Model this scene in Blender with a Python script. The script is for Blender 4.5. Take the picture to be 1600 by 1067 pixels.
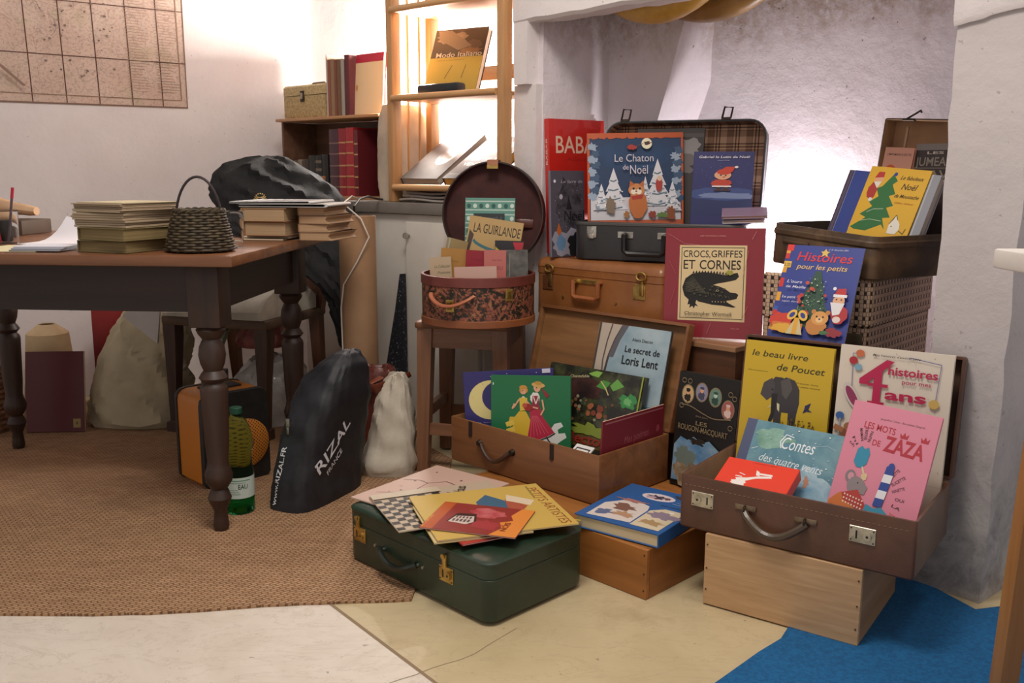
import bpy, bmesh, math, random
from mathutils import Vector, Matrix
from mathutils.geometry import tessellate_polygon
from mathutils.bvhtree import BVHTree

for o in list(bpy.data.objects):
    bpy.data.objects.remove(o)
SC = bpy.context.scene
COL = SC.collection
R = math.radians

# ------------------------------------------------------------------ camera
cam = bpy.data.cameras.new('camera')
cam.sensor_width = 36
cam.lens = 36 * 1461.25 / 1600
cam.clip_start = .05
camo = bpy.data.objects.new('camera', cam)
COL.objects.link(camo)
camo.matrix_world = Matrix.Translation((0, 0, .9535)) @ Matrix.Rotation(math.pi/2 - .17927, 4, 'X') @ Matrix.Rotation(.0035, 4, 'Z')
SC.camera = camo

# ------------------------------------------------------------------ light
SC.view_settings.view_transform = 'Standard'
SC.view_settings.look = 'None'
SC.view_settings.exposure = 0
SC.view_settings.gamma = 1
SC.view_settings.use_curve_mapping = False
W = bpy.data.worlds.new('room_ambience')
SC.world = W
W.use_nodes = True
W.node_tree.nodes['Background'].inputs[0].default_value = (1, .92, .89, 1)
W.node_tree.nodes['Background'].inputs[1].default_value = .48


def area(name, loc, to, size, power, color, sy=None):
    l = bpy.data.lights.new(name, 'AREA')
    l.shape = 'RECTANGLE'
    l.size = size
    l.size_y = sy or size
    l.energy = power
    l.color = color
    o = bpy.data.objects.new(name, l)
    COL.objects.link(o)
    o.location = loc
    o.rotation_euler = (Vector(to) - Vector(loc)).to_track_quat('-Z', 'Y').to_euler()
    return o


def point(name, loc, power, color, rad=.05, spot=None, to=None, blend=.5):
    l = bpy.data.lights.new(name, 'SPOT' if spot else 'POINT')
    l.energy = power
    l.color = color
    l.shadow_soft_size = rad
    o = bpy.data.objects.new(name, l)
    COL.objects.link(o)
    o.location = loc
    if spot:
        l.spot_size = R(spot)
        l.spot_blend = blend
        o.rotation_euler = (Vector(to) - Vector(loc)).to_track_quat('-Z', 'Y').to_euler()
    return o


area('ceiling_lamp_light', (-.15, 1.35, 2.7), (-.1, 2.1, 0), .7, 39, (1, .92, .83))
area('ceiling_panel_light', (1.15, 1.35, 2.6), (.4, 2.1, .3), .35, 6, (1, .92, .85))
point('shelf_lamp_light', (-.36, 3.82, 1.37), 85, (1, .93, .86), .05)
point('hearth_lamp_light', (.85, 2.99, .76), 10, (1, .93, .95), .035)

# ------------------------------------------------------------------ materials
def lin(h):
    h = h.lstrip('#')
    v = [int(h[i:i+2], 16) / 255 for i in (0, 2, 4)]
    return tuple((c / 12.92 if c <= .04045 else ((c + .055) / 1.055) ** 2.4) for c in v) + (1,)


_m = {}


class NT:
    def __init__(s, name):
        s.m = bpy.data.materials.new(name)
        s.m.use_nodes = True
        s.t = s.m.node_tree
        s.b = s.t.nodes['Principled BSDF']

    def n(s, typ, **kw):
        x = s.t.nodes.new('ShaderNode' + typ)
        for k, v in kw.items():
            if k in x.inputs.keys():
                x.inputs[k].default_value = v
            else:
                setattr(x, k, v)
        return x

    def l(s, a, b):
        s.t.links.new(a, b)

    def coord(s, scale=(1, 1, 1), rot=(0, 0, 0), kind='Object'):
        c = s.n('TexCoord')
        mp = s.n('Mapping')
        mp.inputs['Scale'].default_value = scale
        mp.inputs['Rotation'].default_value = rot
        s.l(c.outputs[kind], mp.inputs[0])
        return mp.outputs[0]

    def math(s, op, a, b=None, c=None):
        x = s.n('Math', operation=op)
        for i, v in enumerate((a, b, c)):
            if v is None:
                continue
            if hasattr(v, 'node'):
                s.l(v, x.inputs[i])
            else:
                x.inputs[i].default_value = v
        return x.outputs[0]

    def ramp(s, fac, stops, const=False):
        r = s.n('ValToRGB')
        e = r.color_ramp.elements
        while len(e) < len(stops):
            e.new(.5)
        for i, (p, h) in enumerate(stops):
            e[i].position = p
            e[i].color = lin(h)
        if const:
            r.color_ramp.interpolation = 'CONSTANT'
        s.l(fac, r.inputs[0])
        return r.outputs[0]

    def noise(s, vec, scale, detail=3, rough=.5, dist=0):
        x = s.n('TexNoise')
        x.inputs['Scale'].default_value = scale
        x.inputs['Detail'].default_value = detail
        x.inputs['Roughness'].default_value = rough
        x.inputs['Distortion'].default_value = dist
        s.l(vec, x.inputs['Vector'])
        return x.outputs[0]

    def mix(s, fac, a, b, mode='MIX'):
        x = s.n('Mix', data_type='RGBA', blend_type=mode)
        for sock, v in ((x.inputs[0], fac), (x.inputs[6], a), (x.inputs[7], b)):
            if hasattr(v, 'node'):
                s.l(v, sock)
            elif isinstance(v, str):
                sock.default_value = lin(v)
            else:
                sock.default_value = v
        return x.outputs[2]

    def bump(s, h, strength=.3, dist=.002):
        x = s.n('Bump')
        x.inputs['Strength'].default_value = strength
        x.inputs['Distance'].default_value = dist
        s.l(h, x.inputs['Height'])
        s.l(x.outputs[0], s.b.inputs['Normal'])

    def col(s, c):
        s.l(c, s.b.inputs['Base Color'])

    def p(s, rough=.6, metal=0, coat=0, spec=.5):
        s.b.inputs['Roughness'].default_value = rough
        s.b.inputs['Metallic'].default_value = metal
        s.b.inputs['Coat Weight'].default_value = coat
        s.b.inputs['Specular IOR Level'].default_value = spec


def M(h, rough=.6, metal=0, coat=0):
    """plain ink or paint"""
    k = (h, rough, metal, coat)
    if k not in _m:
        t = NT('paint_' + h.strip('#'))
        t.b.inputs['Base Color'].default_value = lin(h)
        t.p(rough, metal, coat)
        _m[k] = t.m
    return _m[k]


def MN(h1, h2, scale=20, rough=.6, bump=0, bs=None, stretch=(1, 1, 1), lo=.35, hi=.65, detail=4, metal=0, coat=0, dist=0, bd=.002):
    """two-tone mottled material with optional bump"""
    k = ('mn', h1, h2, scale, rough, bump, bs, stretch, lo, hi, detail, metal, coat, dist, bd)
    if k not in _m:
        t = NT('mottle_' + h1.strip('#'))
        v = t.coord(stretch)
        n = t.noise(v, scale, detail, .6, dist)
        t.col(t.ramp(n, [(lo, h1), (hi, h2)]))
        if bump:
            t.bump(t.noise(v, bs or scale * 3, 3), bump, bd)
        t.p(rough, metal, coat)
        _m[k] = t.m
    return _m[k]


def wood(h1, h2, axis=0, scale=9, rough=.5, coat=0):
    st = [14, 14, 14]
    st[axis] = 1.2
    return MN(h1, h2, scale / 9 * 2.2, rough, .15, 9, tuple(st), .3, .72, 6, 0, coat, .6, .001)


def pile(h1, h2):
    """stacked sheets seen edge-on: thin layers across local z"""
    k = ('pile', h1, h2)
    if k not in _m:
        t = NT('page_edges')
        n = t.noise(t.coord((3, 3, 900)), 1.2, 3)
        t.col(t.ramp(n, [(.3, h1), (.7, h2)]))
        t.p(.8)
        _m[k] = t.m
    return _m[k]


def glass(name, h, rough=.05, alpha=None, trans=1.0, ior=1.33):
    t = NT(name)
    t.b.inputs['Base Color'].default_value = lin(h)
    t.p(rough)
    t.b.inputs['Transmission Weight'].default_value = trans
    t.b.inputs['IOR'].default_value = ior
    if alpha:
        t.b.inputs['Alpha'].default_value = alpha
    return t.m


def m_plaster(dirty=False):
    t = NT('white_plaster')
    v = t.coord()
    n1 = t.noise(v, 3, 4)
    n2 = t.noise(v, 26, 6, .65)
    c = t.ramp(n1, [(.3, '#b9b1b0'), (.7, '#c7bfbe')] if dirty else [(.3, '#d9d0cf'), (.7, '#e6dfdd')])
    sp = t.ramp(t.noise(v, 55, 2), [(.715, '#000000'), (.74, '#ffffff')])
    c = t.mix(t.math('MULTIPLY', sp, .5), c, '#8d827e')
    if dirty:
        se = t.n('SeparateXYZ')
        t.l(v, se.inputs[0])
        hz = t.math('ADD', se.outputs[2], t.math('MULTIPLY', t.noise(v, 7, 6, .7), .5))
        mr = t.n('MapRange')
        mr.inputs[1].default_value = .75
        mr.inputs[2].default_value = .35
        t.l(hz, mr.inputs[0])
        c = t.mix(t.math('MULTIPLY', mr.outputs[0], .8), c, t.ramp(t.noise(v, 11, 6, .7, .8), [(.35, '#76706a'), (.6, '#b5afa8'), (.7, '#7d7355')]))
    t.col(c)
    h = t.math('ADD', n2, t.math('MULTIPLY', t.noise(v, 7, 3), 1.5))
    t.bump(h, .35, .006)
    t.p(.85)
    return t.m


def m_hearth():
    t = NT('soot_bounce_plaster')
    v = t.coord()
    n1 = t.noise(v, 2.5, 4)
    c = t.ramp(n1, [(.3, '#d6ccd0'), (.7, '#e4dde2')])
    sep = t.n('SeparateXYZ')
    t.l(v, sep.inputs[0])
    # soot creeping down from the flue, ragged lower edge, ochre bounce light painted in
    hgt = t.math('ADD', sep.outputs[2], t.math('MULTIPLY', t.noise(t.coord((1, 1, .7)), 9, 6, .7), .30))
    soot_bounce = t.n('MapRange')
    soot_bounce.inputs[1].default_value = 1.47
    soot_bounce.inputs[2].default_value = 1.70
    t.l(hgt, soot_bounce.inputs[0])
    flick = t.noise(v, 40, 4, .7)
    s2 = t.math('MULTIPLY', soot_bounce.outputs[0], t.ramp(flick, [(.3, '#555555'), (.6, '#ffffff')]))
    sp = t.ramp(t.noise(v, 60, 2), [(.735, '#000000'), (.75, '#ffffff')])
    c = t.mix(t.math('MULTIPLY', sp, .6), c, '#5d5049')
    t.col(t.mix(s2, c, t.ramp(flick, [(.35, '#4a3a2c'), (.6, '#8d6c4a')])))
    t.bump(t.math('ADD', t.noise(v, 18, 6, .65), t.math('MULTIPLY', t.noise(v, 6, 3), 2)), .5, .01)
    t.p(.85)
    return t.m


def m_floor(c1, c2, c3):
    t = NT('stone_slab')
    v = t.coord()
    n = t.noise(v, 3, 6, .65, .6)
    c = t.ramp(n, [(.3, c1), (.55, c2), (.75, c3)])
    sp = t.ramp(t.noise(v, 38, 3, .7), [(.68, '#000000'), (.72, '#ffffff')])
    c = t.mix(t.math('MULTIPLY', sp, .55), c, '#6a5340')
    vein = t.ramp(t.noise(t.coord((1, 2.5, 1)), 4, 6, .7, 1.5), [(.485, '#000000'), (.5, '#ffffff'), (.515, '#000000')])
    t.col(t.mix(t.math('MULTIPLY', vein, .25), c, '#8d7a66'))
    t.bump(t.noise(v, 30, 5), .1, .002)
    t.p(.42)
    return t.m


def m_rug():
    t = NT('woven_sisal')
    v = t.coord((1, 1, 1), (0, 0, R(-38)))
    b = t.n('TexBrick')
    b.offset = .5
    for k, x in (('Scale', 1), ('Mortar Size', .0018), ('Brick Width', .022), ('Row Height', .010), ('Bias', 0), ('Mortar Smooth', .6)):
        b.inputs[k].default_value = x
    b.inputs['Color1'].default_value = lin('#a17d5d')
    b.inputs['Color2'].default_value = lin('#b99472')
    b.inputs['Mortar'].default_value = lin('#5c402a')
    t.l(v, b.inputs['Vector'])
    n = t.noise(t.coord((1, 3, 1), (0, 0, R(-38))), 9, 5, .7)
    c = t.mix(.55, b.outputs['Color'], t.ramp(n, [(.25, '#8a674a'), (.75, '#cba27c')]), 'MULTIPLY')
    t.col(t.mix(.35, b.outputs['Color'], t.ramp(n, [(.25, '#86634a'), (.75, '#c59b76')])))
    t.bump(t.math('SUBTRACT', 1, b.outputs['Fac']), .8, .004)
    t.p(.9, spec=.2)
    return t.m


def bands(t, x, period, width, off=0):
    f = t.math('FRACT', t.math('ADD', t.math('DIVIDE', x, period), off))
    return t.math('LESS_THAN', f, width)


def m_plaid():
    t = NT('plaid_lining')
    sep = t.n('SeparateXYZ')
    t.l(t.coord(), sep.inputs[0])
    X, Y = sep.outputs[0], sep.outputs[1]
    s = None
    for ax in (X, Y):
        for w, off, k in ((.07, 0, .5), (.07, .16, .5), (.05, .30, .35), (.30, .60, .25)):
            q = t.math('MULTIPLY', bands(t, ax, .062, w, off), k)
            s = q if s is None else t.math('ADD', s, q)
    thr = t.math('MULTIPLY', bands(t, t.math('ADD', X, Y), .004, .5), .15)
    t.col(t.ramp(t.math('ADD', s, thr), [(0, '#c6a183'), (.5, '#7a573f'), (1, '#2f1d16')]))
    t.p(.8)
    return t.m


def m_check():
    t = NT('basket_check_print')
    sep = t.n('SeparateXYZ')
    t.l(t.coord(), sep.inputs[0])
    u = t.math('ADD', sep.outputs[0], sep.outputs[1])
    v = sep.outputs[2]
    p = .021
    row = t.math('LESS_THAN', t.math('FRACT', t.math('DIVIDE', v, p)), .48)
    sq = t.math('MULTIPLY', row, bands(t, u, p, .46))
    nrow = t.math('SUBTRACT', 1, row)
    ln = t.math('MULTIPLY', nrow, bands(t, u, p / 2, .16))
    h1 = bands(t, v, p, .07, .5)
    h2 = bands(t, v, p, .07, .0)
    m = t.math('MAXIMUM', t.math('MAXIMUM', sq, ln), t.math('MULTIPLY', t.math('MAXIMUM', h1, h2), .6))
    n = t.noise(t.coord(), 14, 4)
    c = t.ramp(n, [(.3, '#b9997f'), (.7, '#d3b69a')])
    t.col(t.mix(m, c, '#2e1d18'))
    t.p(.55)
    return t.m


def m_floral():
    t = NT('dark_floral_print')
    v = t.coord()
    a = t.noise(v, 16, 3, .55, 3.0)
    b = t.noise(v, 34, 2, .5, 2.0)
    c = t.ramp(a, [(.40, '#2b1d18'), (.46, '#33301c'), (.50, '#7d4436'), (.58, '#91543f'), (.64, '#5a3026')])
    d = t.ramp(b, [(.54, '#000000'), (.57, '#ffffff')])
    c = t.mix(t.math('MULTIPLY', d, .85), c, '#1d1713')
    e = t.ramp(t.noise(v, 27, 2, .5, 4), [(.60, '#000000'), (.62, '#ffffff')])
    t.col(t.mix(t.math('MULTIPLY', e, .7), c, '#a8704a'))
    t.p(.5)
    return t.m


def m_map():
    t = NT('old_map_paper')
    v = t.coord()
    n = t.noise(v, 5, 4)
    c = t.ramp(n, [(.3, '#c2a898'), (.7, '#d3bdae')])
    road = t.ramp(t.noise(v, 16, 6, .6, 1.2), [(.485, '#000000'), (.5, '#ffffff'), (.515, '#000000')])
    c = t.mix(t.math('MULTIPLY', road, .55), c, '#7d6058')
    spk = t.ramp(t.noise(v, 90, 4, .7), [(.5, '#000000'), (.62, '#ffffff')])
    c = t.mix(t.math('MULTIPLY', spk, .4), c, '#8d7068')
    gr = t.ramp(t.noise(v, 7, 3), [(.58, '#000000'), (.66, '#ffffff')])
    t.col(t.mix(t.math('MULTIPLY', gr, .2), c, '#8f8f5c'))
    t.p(.8)
    return t.m


def m_leather(h1, h2, rough=.45, scale=9, bump=.25, coat=0.1):
    return MN(h1, h2, scale, rough, bump, 220, (1, 1, 1), .3, .75, 5, 0, coat, .3, .0012)


PL = m_plaster()
PAGE = pile('#c9b795', '#e2d4b4')
PAGEW = pile('#c9c2b4', '#efe9dc')
STEEL = MN('#8f8a80', '#c9c4ba', 30, .35, metal=.9)
BRASS = MN('#9a7a3c', '#d3b36a', 30, .35, metal=.9)
DARKMETAL = MN('#2e2824', '#55483d', 30, .45, metal=.8)

# ------------------------------------------------------------------ mesh building
def rrect(w, d, r, n=5, o=0.0, z=0.0, ox=0, oy=0):
    """rounded rectangle 0..w x 0..d grown by o"""
    pts = []
    r = max(r + o, .0004)
    for cx, cy, a0 in ((w + o - r, d + o - r, 0), (-o + r, d + o - r, 90), (-o + r, -o + r, 180), (w + o - r, -o + r, 270)):
        for i in range(n + 1):
            a = R(a0 + 90 * i / n)
            pts.append(Vector((ox + cx + r * math.cos(a), oy + cy + r * math.sin(a), z)))
    return pts


class MB:
    def __init__(s):
        s.v = []
        s.f = []
        s.fm = []
        s.ms = []

    def mi(s, m):
        if m not in s.ms:
            s.ms.append(m)
        return s.ms.index(m)

    def add(s, vs, fs, m, mtx=None):
        b = len(s.v)
        if mtx is not None:
            vs = [mtx @ Vector(v) for v in vs]
        s.v += [Vector(v) for v in vs]
        i = s.mi(m)
        for f in fs:
            s.f.append([b + k for k in f])
            s.fm.append(i)
        return s

    def box(s, a, b, m, bev=0, mtx=None, seg=2):
        (x0, y0, z0), (x1, y1, z1) = a, b
        if bev <= 0:
            vs = [(x, y, z) for z in (z0, z1) for y in (y0, y1) for x in (x0, x1)]
            fs = [(0, 2, 3, 1), (4, 5, 7, 6), (0, 1, 5, 4), (2, 6, 7, 3), (0, 4, 6, 2), (1, 3, 7, 5)]
            return s.add(vs, fs, m, mtx)
        bm = bmesh.new()
        bmesh.ops.create_cube(bm, size=1)
        for v in bm.verts:
            v.co = Vector((x0 + (v.co.x + .5) * (x1 - x0), y0 + (v.co.y + .5) * (y1 - y0), z0 + (v.co.z + .5) * (z1 - z0)))
        bmesh.ops.bevel(bm, geom=bm.edges[:], offset=bev, segments=seg, affect='EDGES', profile=.5)
        bm.verts.index_update()
        s.add([v.co.copy() for v in bm.verts], [[v.index for v in f.verts] for f in bm.faces], m, mtx)
        bm.free()
        return s

    def loft(s, rings, m, cap0=True, cap1=True, closed=True, mtx=None, wrap=False):
        n = len(rings[0])
        vs = [p for r in rings for p in r]
        fs = []
        k = len(rings)
        for i in range(k if wrap else k - 1):
            j2 = (i + 1) % k
            for j in range(n if closed else n - 1):
                q = (j + 1) % n
                fs.append((i * n + j, i * n + q, j2 * n + q, j2 * n + j))
        if cap0 and not wrap:
            fs.append(tuple(reversed(range(n))))
        if cap1 and not wrap:
            fs.append(tuple(range((k - 1) * n, k * n)))
        return s.add(vs, fs, m, mtx)

    def tube(s, pts, r, m, n=8, closed=False, mtx=None, flat=1.0):
        pts = [Vector(p) for p in pts]
        rings = []
        k = len(pts)
        rr = r if isinstance(r, (list, tuple)) else [r] * k
        up = Vector((0, 0, 1))
        prev = None
        for i, p in enumerate(pts):
            a = pts[(i - 1) % k] if (i or closed) else p
            b = pts[(i + 1) % k] if (i < k - 1 or closed) else p
            t = (b - a).normalized()
            if prev is None:
                x = t.cross(up)
                if x.length < .1:
                    x = t.cross(Vector((1, 0, 0)))
                x.normalize()
            else:
                x = prev - t * prev.dot(t)
                x.normalize()
            prev = x
            y = t.cross(x)
            rings.append([p + (x * math.cos(2 * math.pi * j / n) + y * math.sin(2 * math.pi * j / n) * flat) * rr[i] for j in range(n)])
        return s.loft(rings, m, True, True, True, mtx, closed)

    def lathe(s, prof, m, n=24, mtx=None, cap0=True, cap1=True):
        return s.loft([[Vector((r * math.cos(2 * math.pi * j / n), r * math.sin(2 * math.pi * j / n), z)) for j in range(n)] for r, z in prof], m, cap0, cap1, True, mtx)

    def cyl(s, p0, p1, r0, m, r1=None, n=14, mtx=None):
        return s.tube([p0, p1], [r0, r0 if r1 is None else r1], m, n, mtx=mtx)

    def build(s, name, parent=None, mtx=None, sharp=35, recalc=True, smooth=True):
        me = bpy.data.meshes.new(name)
        me.from_pydata([tuple(v) for v in s.v], [], s.f)
        for m in s.ms:
            me.materials.append(m)
        me.polygons.foreach_set('material_index', s.fm)
        if recalc:
            bm = bmesh.new()
            bm.from_mesh(me)
            bmesh.ops.recalc_face_normals(bm, faces=bm.faces[:])
            bm.to_mesh(me)
            bm.free()
        if smooth:
            me.polygons.foreach_set('use_smooth', [True] * len(me.polygons))
            me.set_sharp_from_angle(angle=R(sharp))
        me.update()
        o = bpy.data.objects.new(name, me)
        COL.objects.link(o)
        if parent:
            o.parent = parent
        if mtx is not None:
            o.matrix_local = mtx
        return o


def at(x, y, z, yaw=0):
    return Matrix.Translation((x, y, z)) @ Matrix.Rotation(R(yaw), 4, 'Z')


def frame(pos, yaw, tilt, rho):
    yw, t, r = R(yaw), R(tilt), R(rho)
    u = Vector((math.cos(yw), math.sin(yw), 0))
    n = Vector((-math.sin(yw), math.cos(yw), 0))
    up = Vector((0, 0, math.cos(t))) + n * math.sin(t)
    U = u * math.cos(r) + up * math.sin(r)
    V = up * math.cos(r) - u * math.sin(r)
    N = U.cross(V)
    m = Matrix((U, V, N)).transposed().to_4x4()
    m.translation = Vector(pos)
    return m


def tag(o, label, cat, group=None, kind=None):
    o['label'] = label
    o['category'] = cat
    if group:
        o['group'] = group
    if kind:
        o['kind'] = kind
    return o


def thing(name, label, cat, mtx, group=None):
    o = bpy.data.objects.new(name, None)
    o.empty_display_size = .05
    COL.objects.link(o)
    o.matrix_world = mtx
    return tag(o, label, cat, group)


def struct(name, mb, **k):
    o = mb.build(name, **k)
    o['kind'] = 'structure'
    return o


def copy_tree(o, parent=None):
    c = o.copy()
    COL.objects.link(c)
    if parent:
        c.parent = parent
    for ch in [x for x in bpy.data.objects if x.parent == o]:
        copy_tree(ch, c)
    return c


# ------------------------------------------------------------------ printed art
_tx = {}


def text_mesh(body, bold, shear):
    k = (body, bold, shear)
    if k not in _tx:
        cu = bpy.data.curves.new('lettering', 'FONT')
        cu.body = body
        cu.resolution_u = 3
        cu.offset = bold
        cu.shear = shear
        cu.fill_mode = 'FRONT'
        ob = bpy.data.objects.new('lettering', cu)
        COL.objects.link(ob)
        bpy.context.view_layer.update()
        me = bpy.data.meshes.new_from_object(ob.evaluated_get(bpy.context.evaluated_depsgraph_get()))
        vs = [(v.co.x, v.co.y) for v in me.vertices]
        fs = [tuple(p.vertices) for p in me.polygons]
        bpy.data.objects.remove(ob)
        bpy.data.curves.remove(cu)
        bpy.data.meshes.remove(me)
        xs = [v[0] for v in vs]
        _tx[k] = (vs, fs, min(xs), max(xs))
    return _tx[k]


class Art:
    """flat printed shapes in cover fractions: x, y in 0..1 from the bottom left"""

    def __init__(s, bg=None):
        s.i = []
        if bg:
            s.rect(0, 0, 1, 1, bg)

    def raw(s, vs, fs, m):
        s.i.append((vs, fs, m if not isinstance(m, str) else M(m, .45)))
        return s

    def poly(s, pts, m):
        t = tessellate_polygon([[Vector((x, y, 0)) for x, y in pts]])
        return s.raw(list(pts), [tuple(f) for f in t], m)

    def rect(s, x0, y0, x1, y1, m):
        return s.raw([(x0, y0), (x1, y0), (x1, y1), (x0, y1)], [(0, 1, 2, 3)], m)

    def ell(s, cx, cy, rx, ry, m, rot=0, n=18, a0=0, a1=360):
        c, q = math.cos(R(rot)), math.sin(R(rot))
        pts = []
        for i in range(n):
            a = R(a0 + (a1 - a0) * i / (n if a1 - a0 == 360 else n - 1))
            x, y = rx * math.cos(a), ry * math.sin(a)
            pts.append((cx + x * c - y * q, cy + x * q + y * c))
        return s.raw(pts, [tuple(range(n))], m)

    def line(s, pts, w, m):
        for (x0, y0), (x1, y1) in zip(pts, pts[1:]):
            dx, dy = x1 - x0, y1 - y0
            L = math.hypot(dx, dy) or 1
            nx, ny = -dy / L * w / 2, dx / L * w / 2
            s.raw([(x0 + nx, y0 + ny), (x0 - nx, y0 - ny), (x1 - nx, y1 - ny), (x1 + nx, y1 + ny)], [(0, 1, 2, 3)], m)
        return s

    def blob(s, cx, cy, rx, ry, m, seed=0, j=.25, n=22):
        rnd = random.Random(seed)
        pts = []
        for i in range(n):
            a = 2 * math.pi * i / n
            k = 1 + rnd.uniform(-j, j)
            pts.append((cx + rx * k * math.cos(a), cy + ry * k * math.sin(a)))
        return s.poly(pts, m)

    def dots(s, x0, y0, x1, y1, n, r, ms, seed=0, asp=1):
        rnd = random.Random(seed)
        for i in range(n):
            k = rnd.uniform(.5, 1.2) * r
            s.ell(rnd.uniform(x0, x1), rnd.uniform(y0, y1), k, k * asp, ms[i % len(ms)], n=6)
        return s

    def tree(s, cx, y0, w, h, m, m2, asp=1):
        for i in range(4):
            a = y0 + h * i / 4.6
            k = w * (1 - i * .22)
            s.poly([(cx - k / 2, a), (cx + k / 2, a), (cx, min(a + h * .42, y0 + h))], m)
            s.line([(cx - k * .35, a + h * .05), (cx, a + h * .02), (cx + k * .3, a + h * .06)], w * .05, m2)
        return s

    def text(s, body, x0, x1, y, h, m, bold=0, shear=0, rot=0, asp=1.0):
        """fits the text between x0 and x1, baseline y, cap height h (fractions of the cover); rot in degrees, asp = cover w/h"""
        vs, fs, a, b = text_mesh(body, bold, shear)
        k = (x1 - x0) / (b - a)
        hk = h / .69
        c, q = math.cos(R(rot)), math.sin(R(rot))
        out = []
        for vx, vy in vs:
            px, py = (vx - a) * k, vy * hk
            out.append((x0 + px * c - py * q / asp, y + px * q * asp + py * c))
        return s.raw(out, fs, m)

    def into(s, mb, w, h, z=0, mtx=None, step=.00006, clip=True):
        for k, (vs, fs, m) in enumerate(s.i):
            if clip:
                vs = [(min(max(x, 0), 1), min(max(y, 0), 1)) for x, y in vs]
            mb.add([(x * w, y * h, z + .0002 + step * k) for x, y in vs], fs, m, mtx)


# ------------------------------------------------------------------ books
PLASTIC = None


def book(label, pos, yaw, tilt, rho, w, h, th, cover, art=None, name='book', cat='book', group=None, hard=True,
         pages=None, spine='L', spine_text=None, back=None, ribbon=None, rest=True, y0=0.0):
    """pos = lower left corner of the front cover; the book is lifted so that its lowest corner rests on pos z"""
    m = frame(pos, yaw, tilt, rho)
    if rest:
        lo = min((m @ Vector((a, b, c))).z for a in (0, w) for b in (0, h) for c in (0, -th))
        m.translation.z += pos[2] - lo + .0006
    root = thing(name, label, cat, m, group)
    cm = cover if not isinstance(cover, str) else M(cover, .4)
    t = .0026 if hard else .0007
    i = .004 if hard else .0006
    sx0, sx1 = (0, w - i) if spine == 'L' else (i, w)
    if spine == 'T':
        sx0, sx1 = i, w - i
    pg = MB().box((sx0 + (.001 if spine == 'L' else 0), i, -th + t), (sx1 - (.001 if spine == 'R' else 0), h - (0.001 if spine == 'T' else i), -t), pages or PAGE)
    pg.build('page_block', root)
    c = MB()
    bv = .0008 if hard else 0
    c.box((0, 0, -t), (w, h, 0), cm, bv, seg=1)
    c.box((0, 0, -th), (w, h, -th + t), back or cm, bv, seg=1)
    if spine == 'L':
        c.box((-.0008, 0, -th), (t, h, -.0001), cm, bv, seg=1)
    elif spine == 'R':
        c.box((w - t, 0, -th), (w + .0008, h, -.0001), cm, bv, seg=1)
    elif spine == 'T':
        c.box((0, h - t, -th), (w, h + .0008, -.0001), cm, bv, seg=1)
    if art:
        art.into(c, w, h * (1 - y0), 0, Matrix.Translation((0, h * y0, 0)) if y0 else None)
    if spine_text:
        st = Art().text(*spine_text)
        st.into(c, h, th, 0, Matrix(((0, 0, -1, -.0009), (1, 0, 0, 0), (0, -1, 0, 0), (0, 0, 0, 1))))
    c.build('cover', root, recalc=False, sharp=30)
    if ribbon:
        MB().tube(ribbon[1], .0035, M(ribbon[0], .6), 6, flat=.12).build('ribbon', root)
    return root


def spine_book(label, x, y, z, yaw, th, h, d, col, group, bands_c=None, lean=0, name='book', pg=None):
    """a shelved book showing its spine: local x = thickness, y = depth, z = height"""
    m = at(x, y, z, yaw) @ Matrix.Rotation(R(lean), 4, 'Y')
    root = thing(name, label, 'book', m, group)
    cm = col if not isinstance(col, str) else m_leather(col, col, .5)
    c = MB()
    c.box((0, .002, 0), (.0025, d, h), cm, .0007, seg=1)
    c.box((th - .0025, .002, 0), (th, d, h), cm, .0007, seg=1)
    n = 6
    ring = lambda zz: [Vector((th * i / n, .003 - .005 * math.sin(math.pi * i / n), zz)) for i in range(n + 1)] + [Vector((th - .001, .006, zz)), Vector((.001, .006, zz))]
    c.loft([ring(0), ring(h)], cm)
    for f in (bands_c or []):
        zz, hh, bc = f
        c.loft([[p + Vector((0, -.0012, 0)) for p in ring(h * zz)], [p + Vector((0, -.0012, 0)) for p in ring(h * zz + hh)]], M(bc, .45))
    c.build('cover', root)
    MB().box((.0027, .004, .004), (th - .0027, d - .004, h - .004), pg or PAGE).build('page_block', root)
    return root
# ------------------------------------------------------------------ the room
N50 = Vector((.766, .643, 0))
U50 = Vector((.643, -.766, 0))


def sd(s, d, z=0):
    """chimney axes: s along the chimney front (towards the right), d into it"""
    v = U50 * s + N50 * d
    return Vector((v.x, v.y, z))


def slab(mb, p, z0, z1, m):
    lo = [Vector((x, y, z0)) for x, y in p]
    hi = [Vector((x, y, z1)) for x, y in p]
    return mb.loft([lo, hi], m)


FL1 = m_floor('#cdbfae', '#ddd2c4', '#bfae9b')
FL2 = m_floor('#b9a680', '#c6b48f', '#a8946e')
f = MB()
seam0, seam1 = (-.143 + .246 * 3.2, 1.629 - .307 * 3.2), (-.389 - .246 * 1.0, 1.936 + .307 * 1.0)
slab(f, [(-2.9, .1), seam0, seam1, (-2.9, 2.6)], -.05, 0, FL1)
slab(f, [(seam0[0] + .004, seam0[1]), (2.4, .1), (2.4, 3.4), (.9, 4.6), (-2.9, 4.8), (-2.9, 2.604), (seam1[0] + .004, seam1[1] + .003)], -.05, 0, FL2)
SEAM = M('#8d775c', .9)
dx, dy = -.246 / .393, .307 / .393
px_, py_ = dy * .0035, -dx * .0035
f.add([(seam0[0] - px_, seam0[1] - py_, .0006), (seam0[0] + px_, seam0[1] + py_, .0006), (seam1[0] + px_, seam1[1] + py_, .0006), (seam1[0] - px_, seam1[1] - py_, .0006)], [(0, 1, 2, 3)], SEAM)
rnd = random.Random(4)
pt = Vector((-.24, 1.62, .0005))
pts = [pt.copy()]
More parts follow.
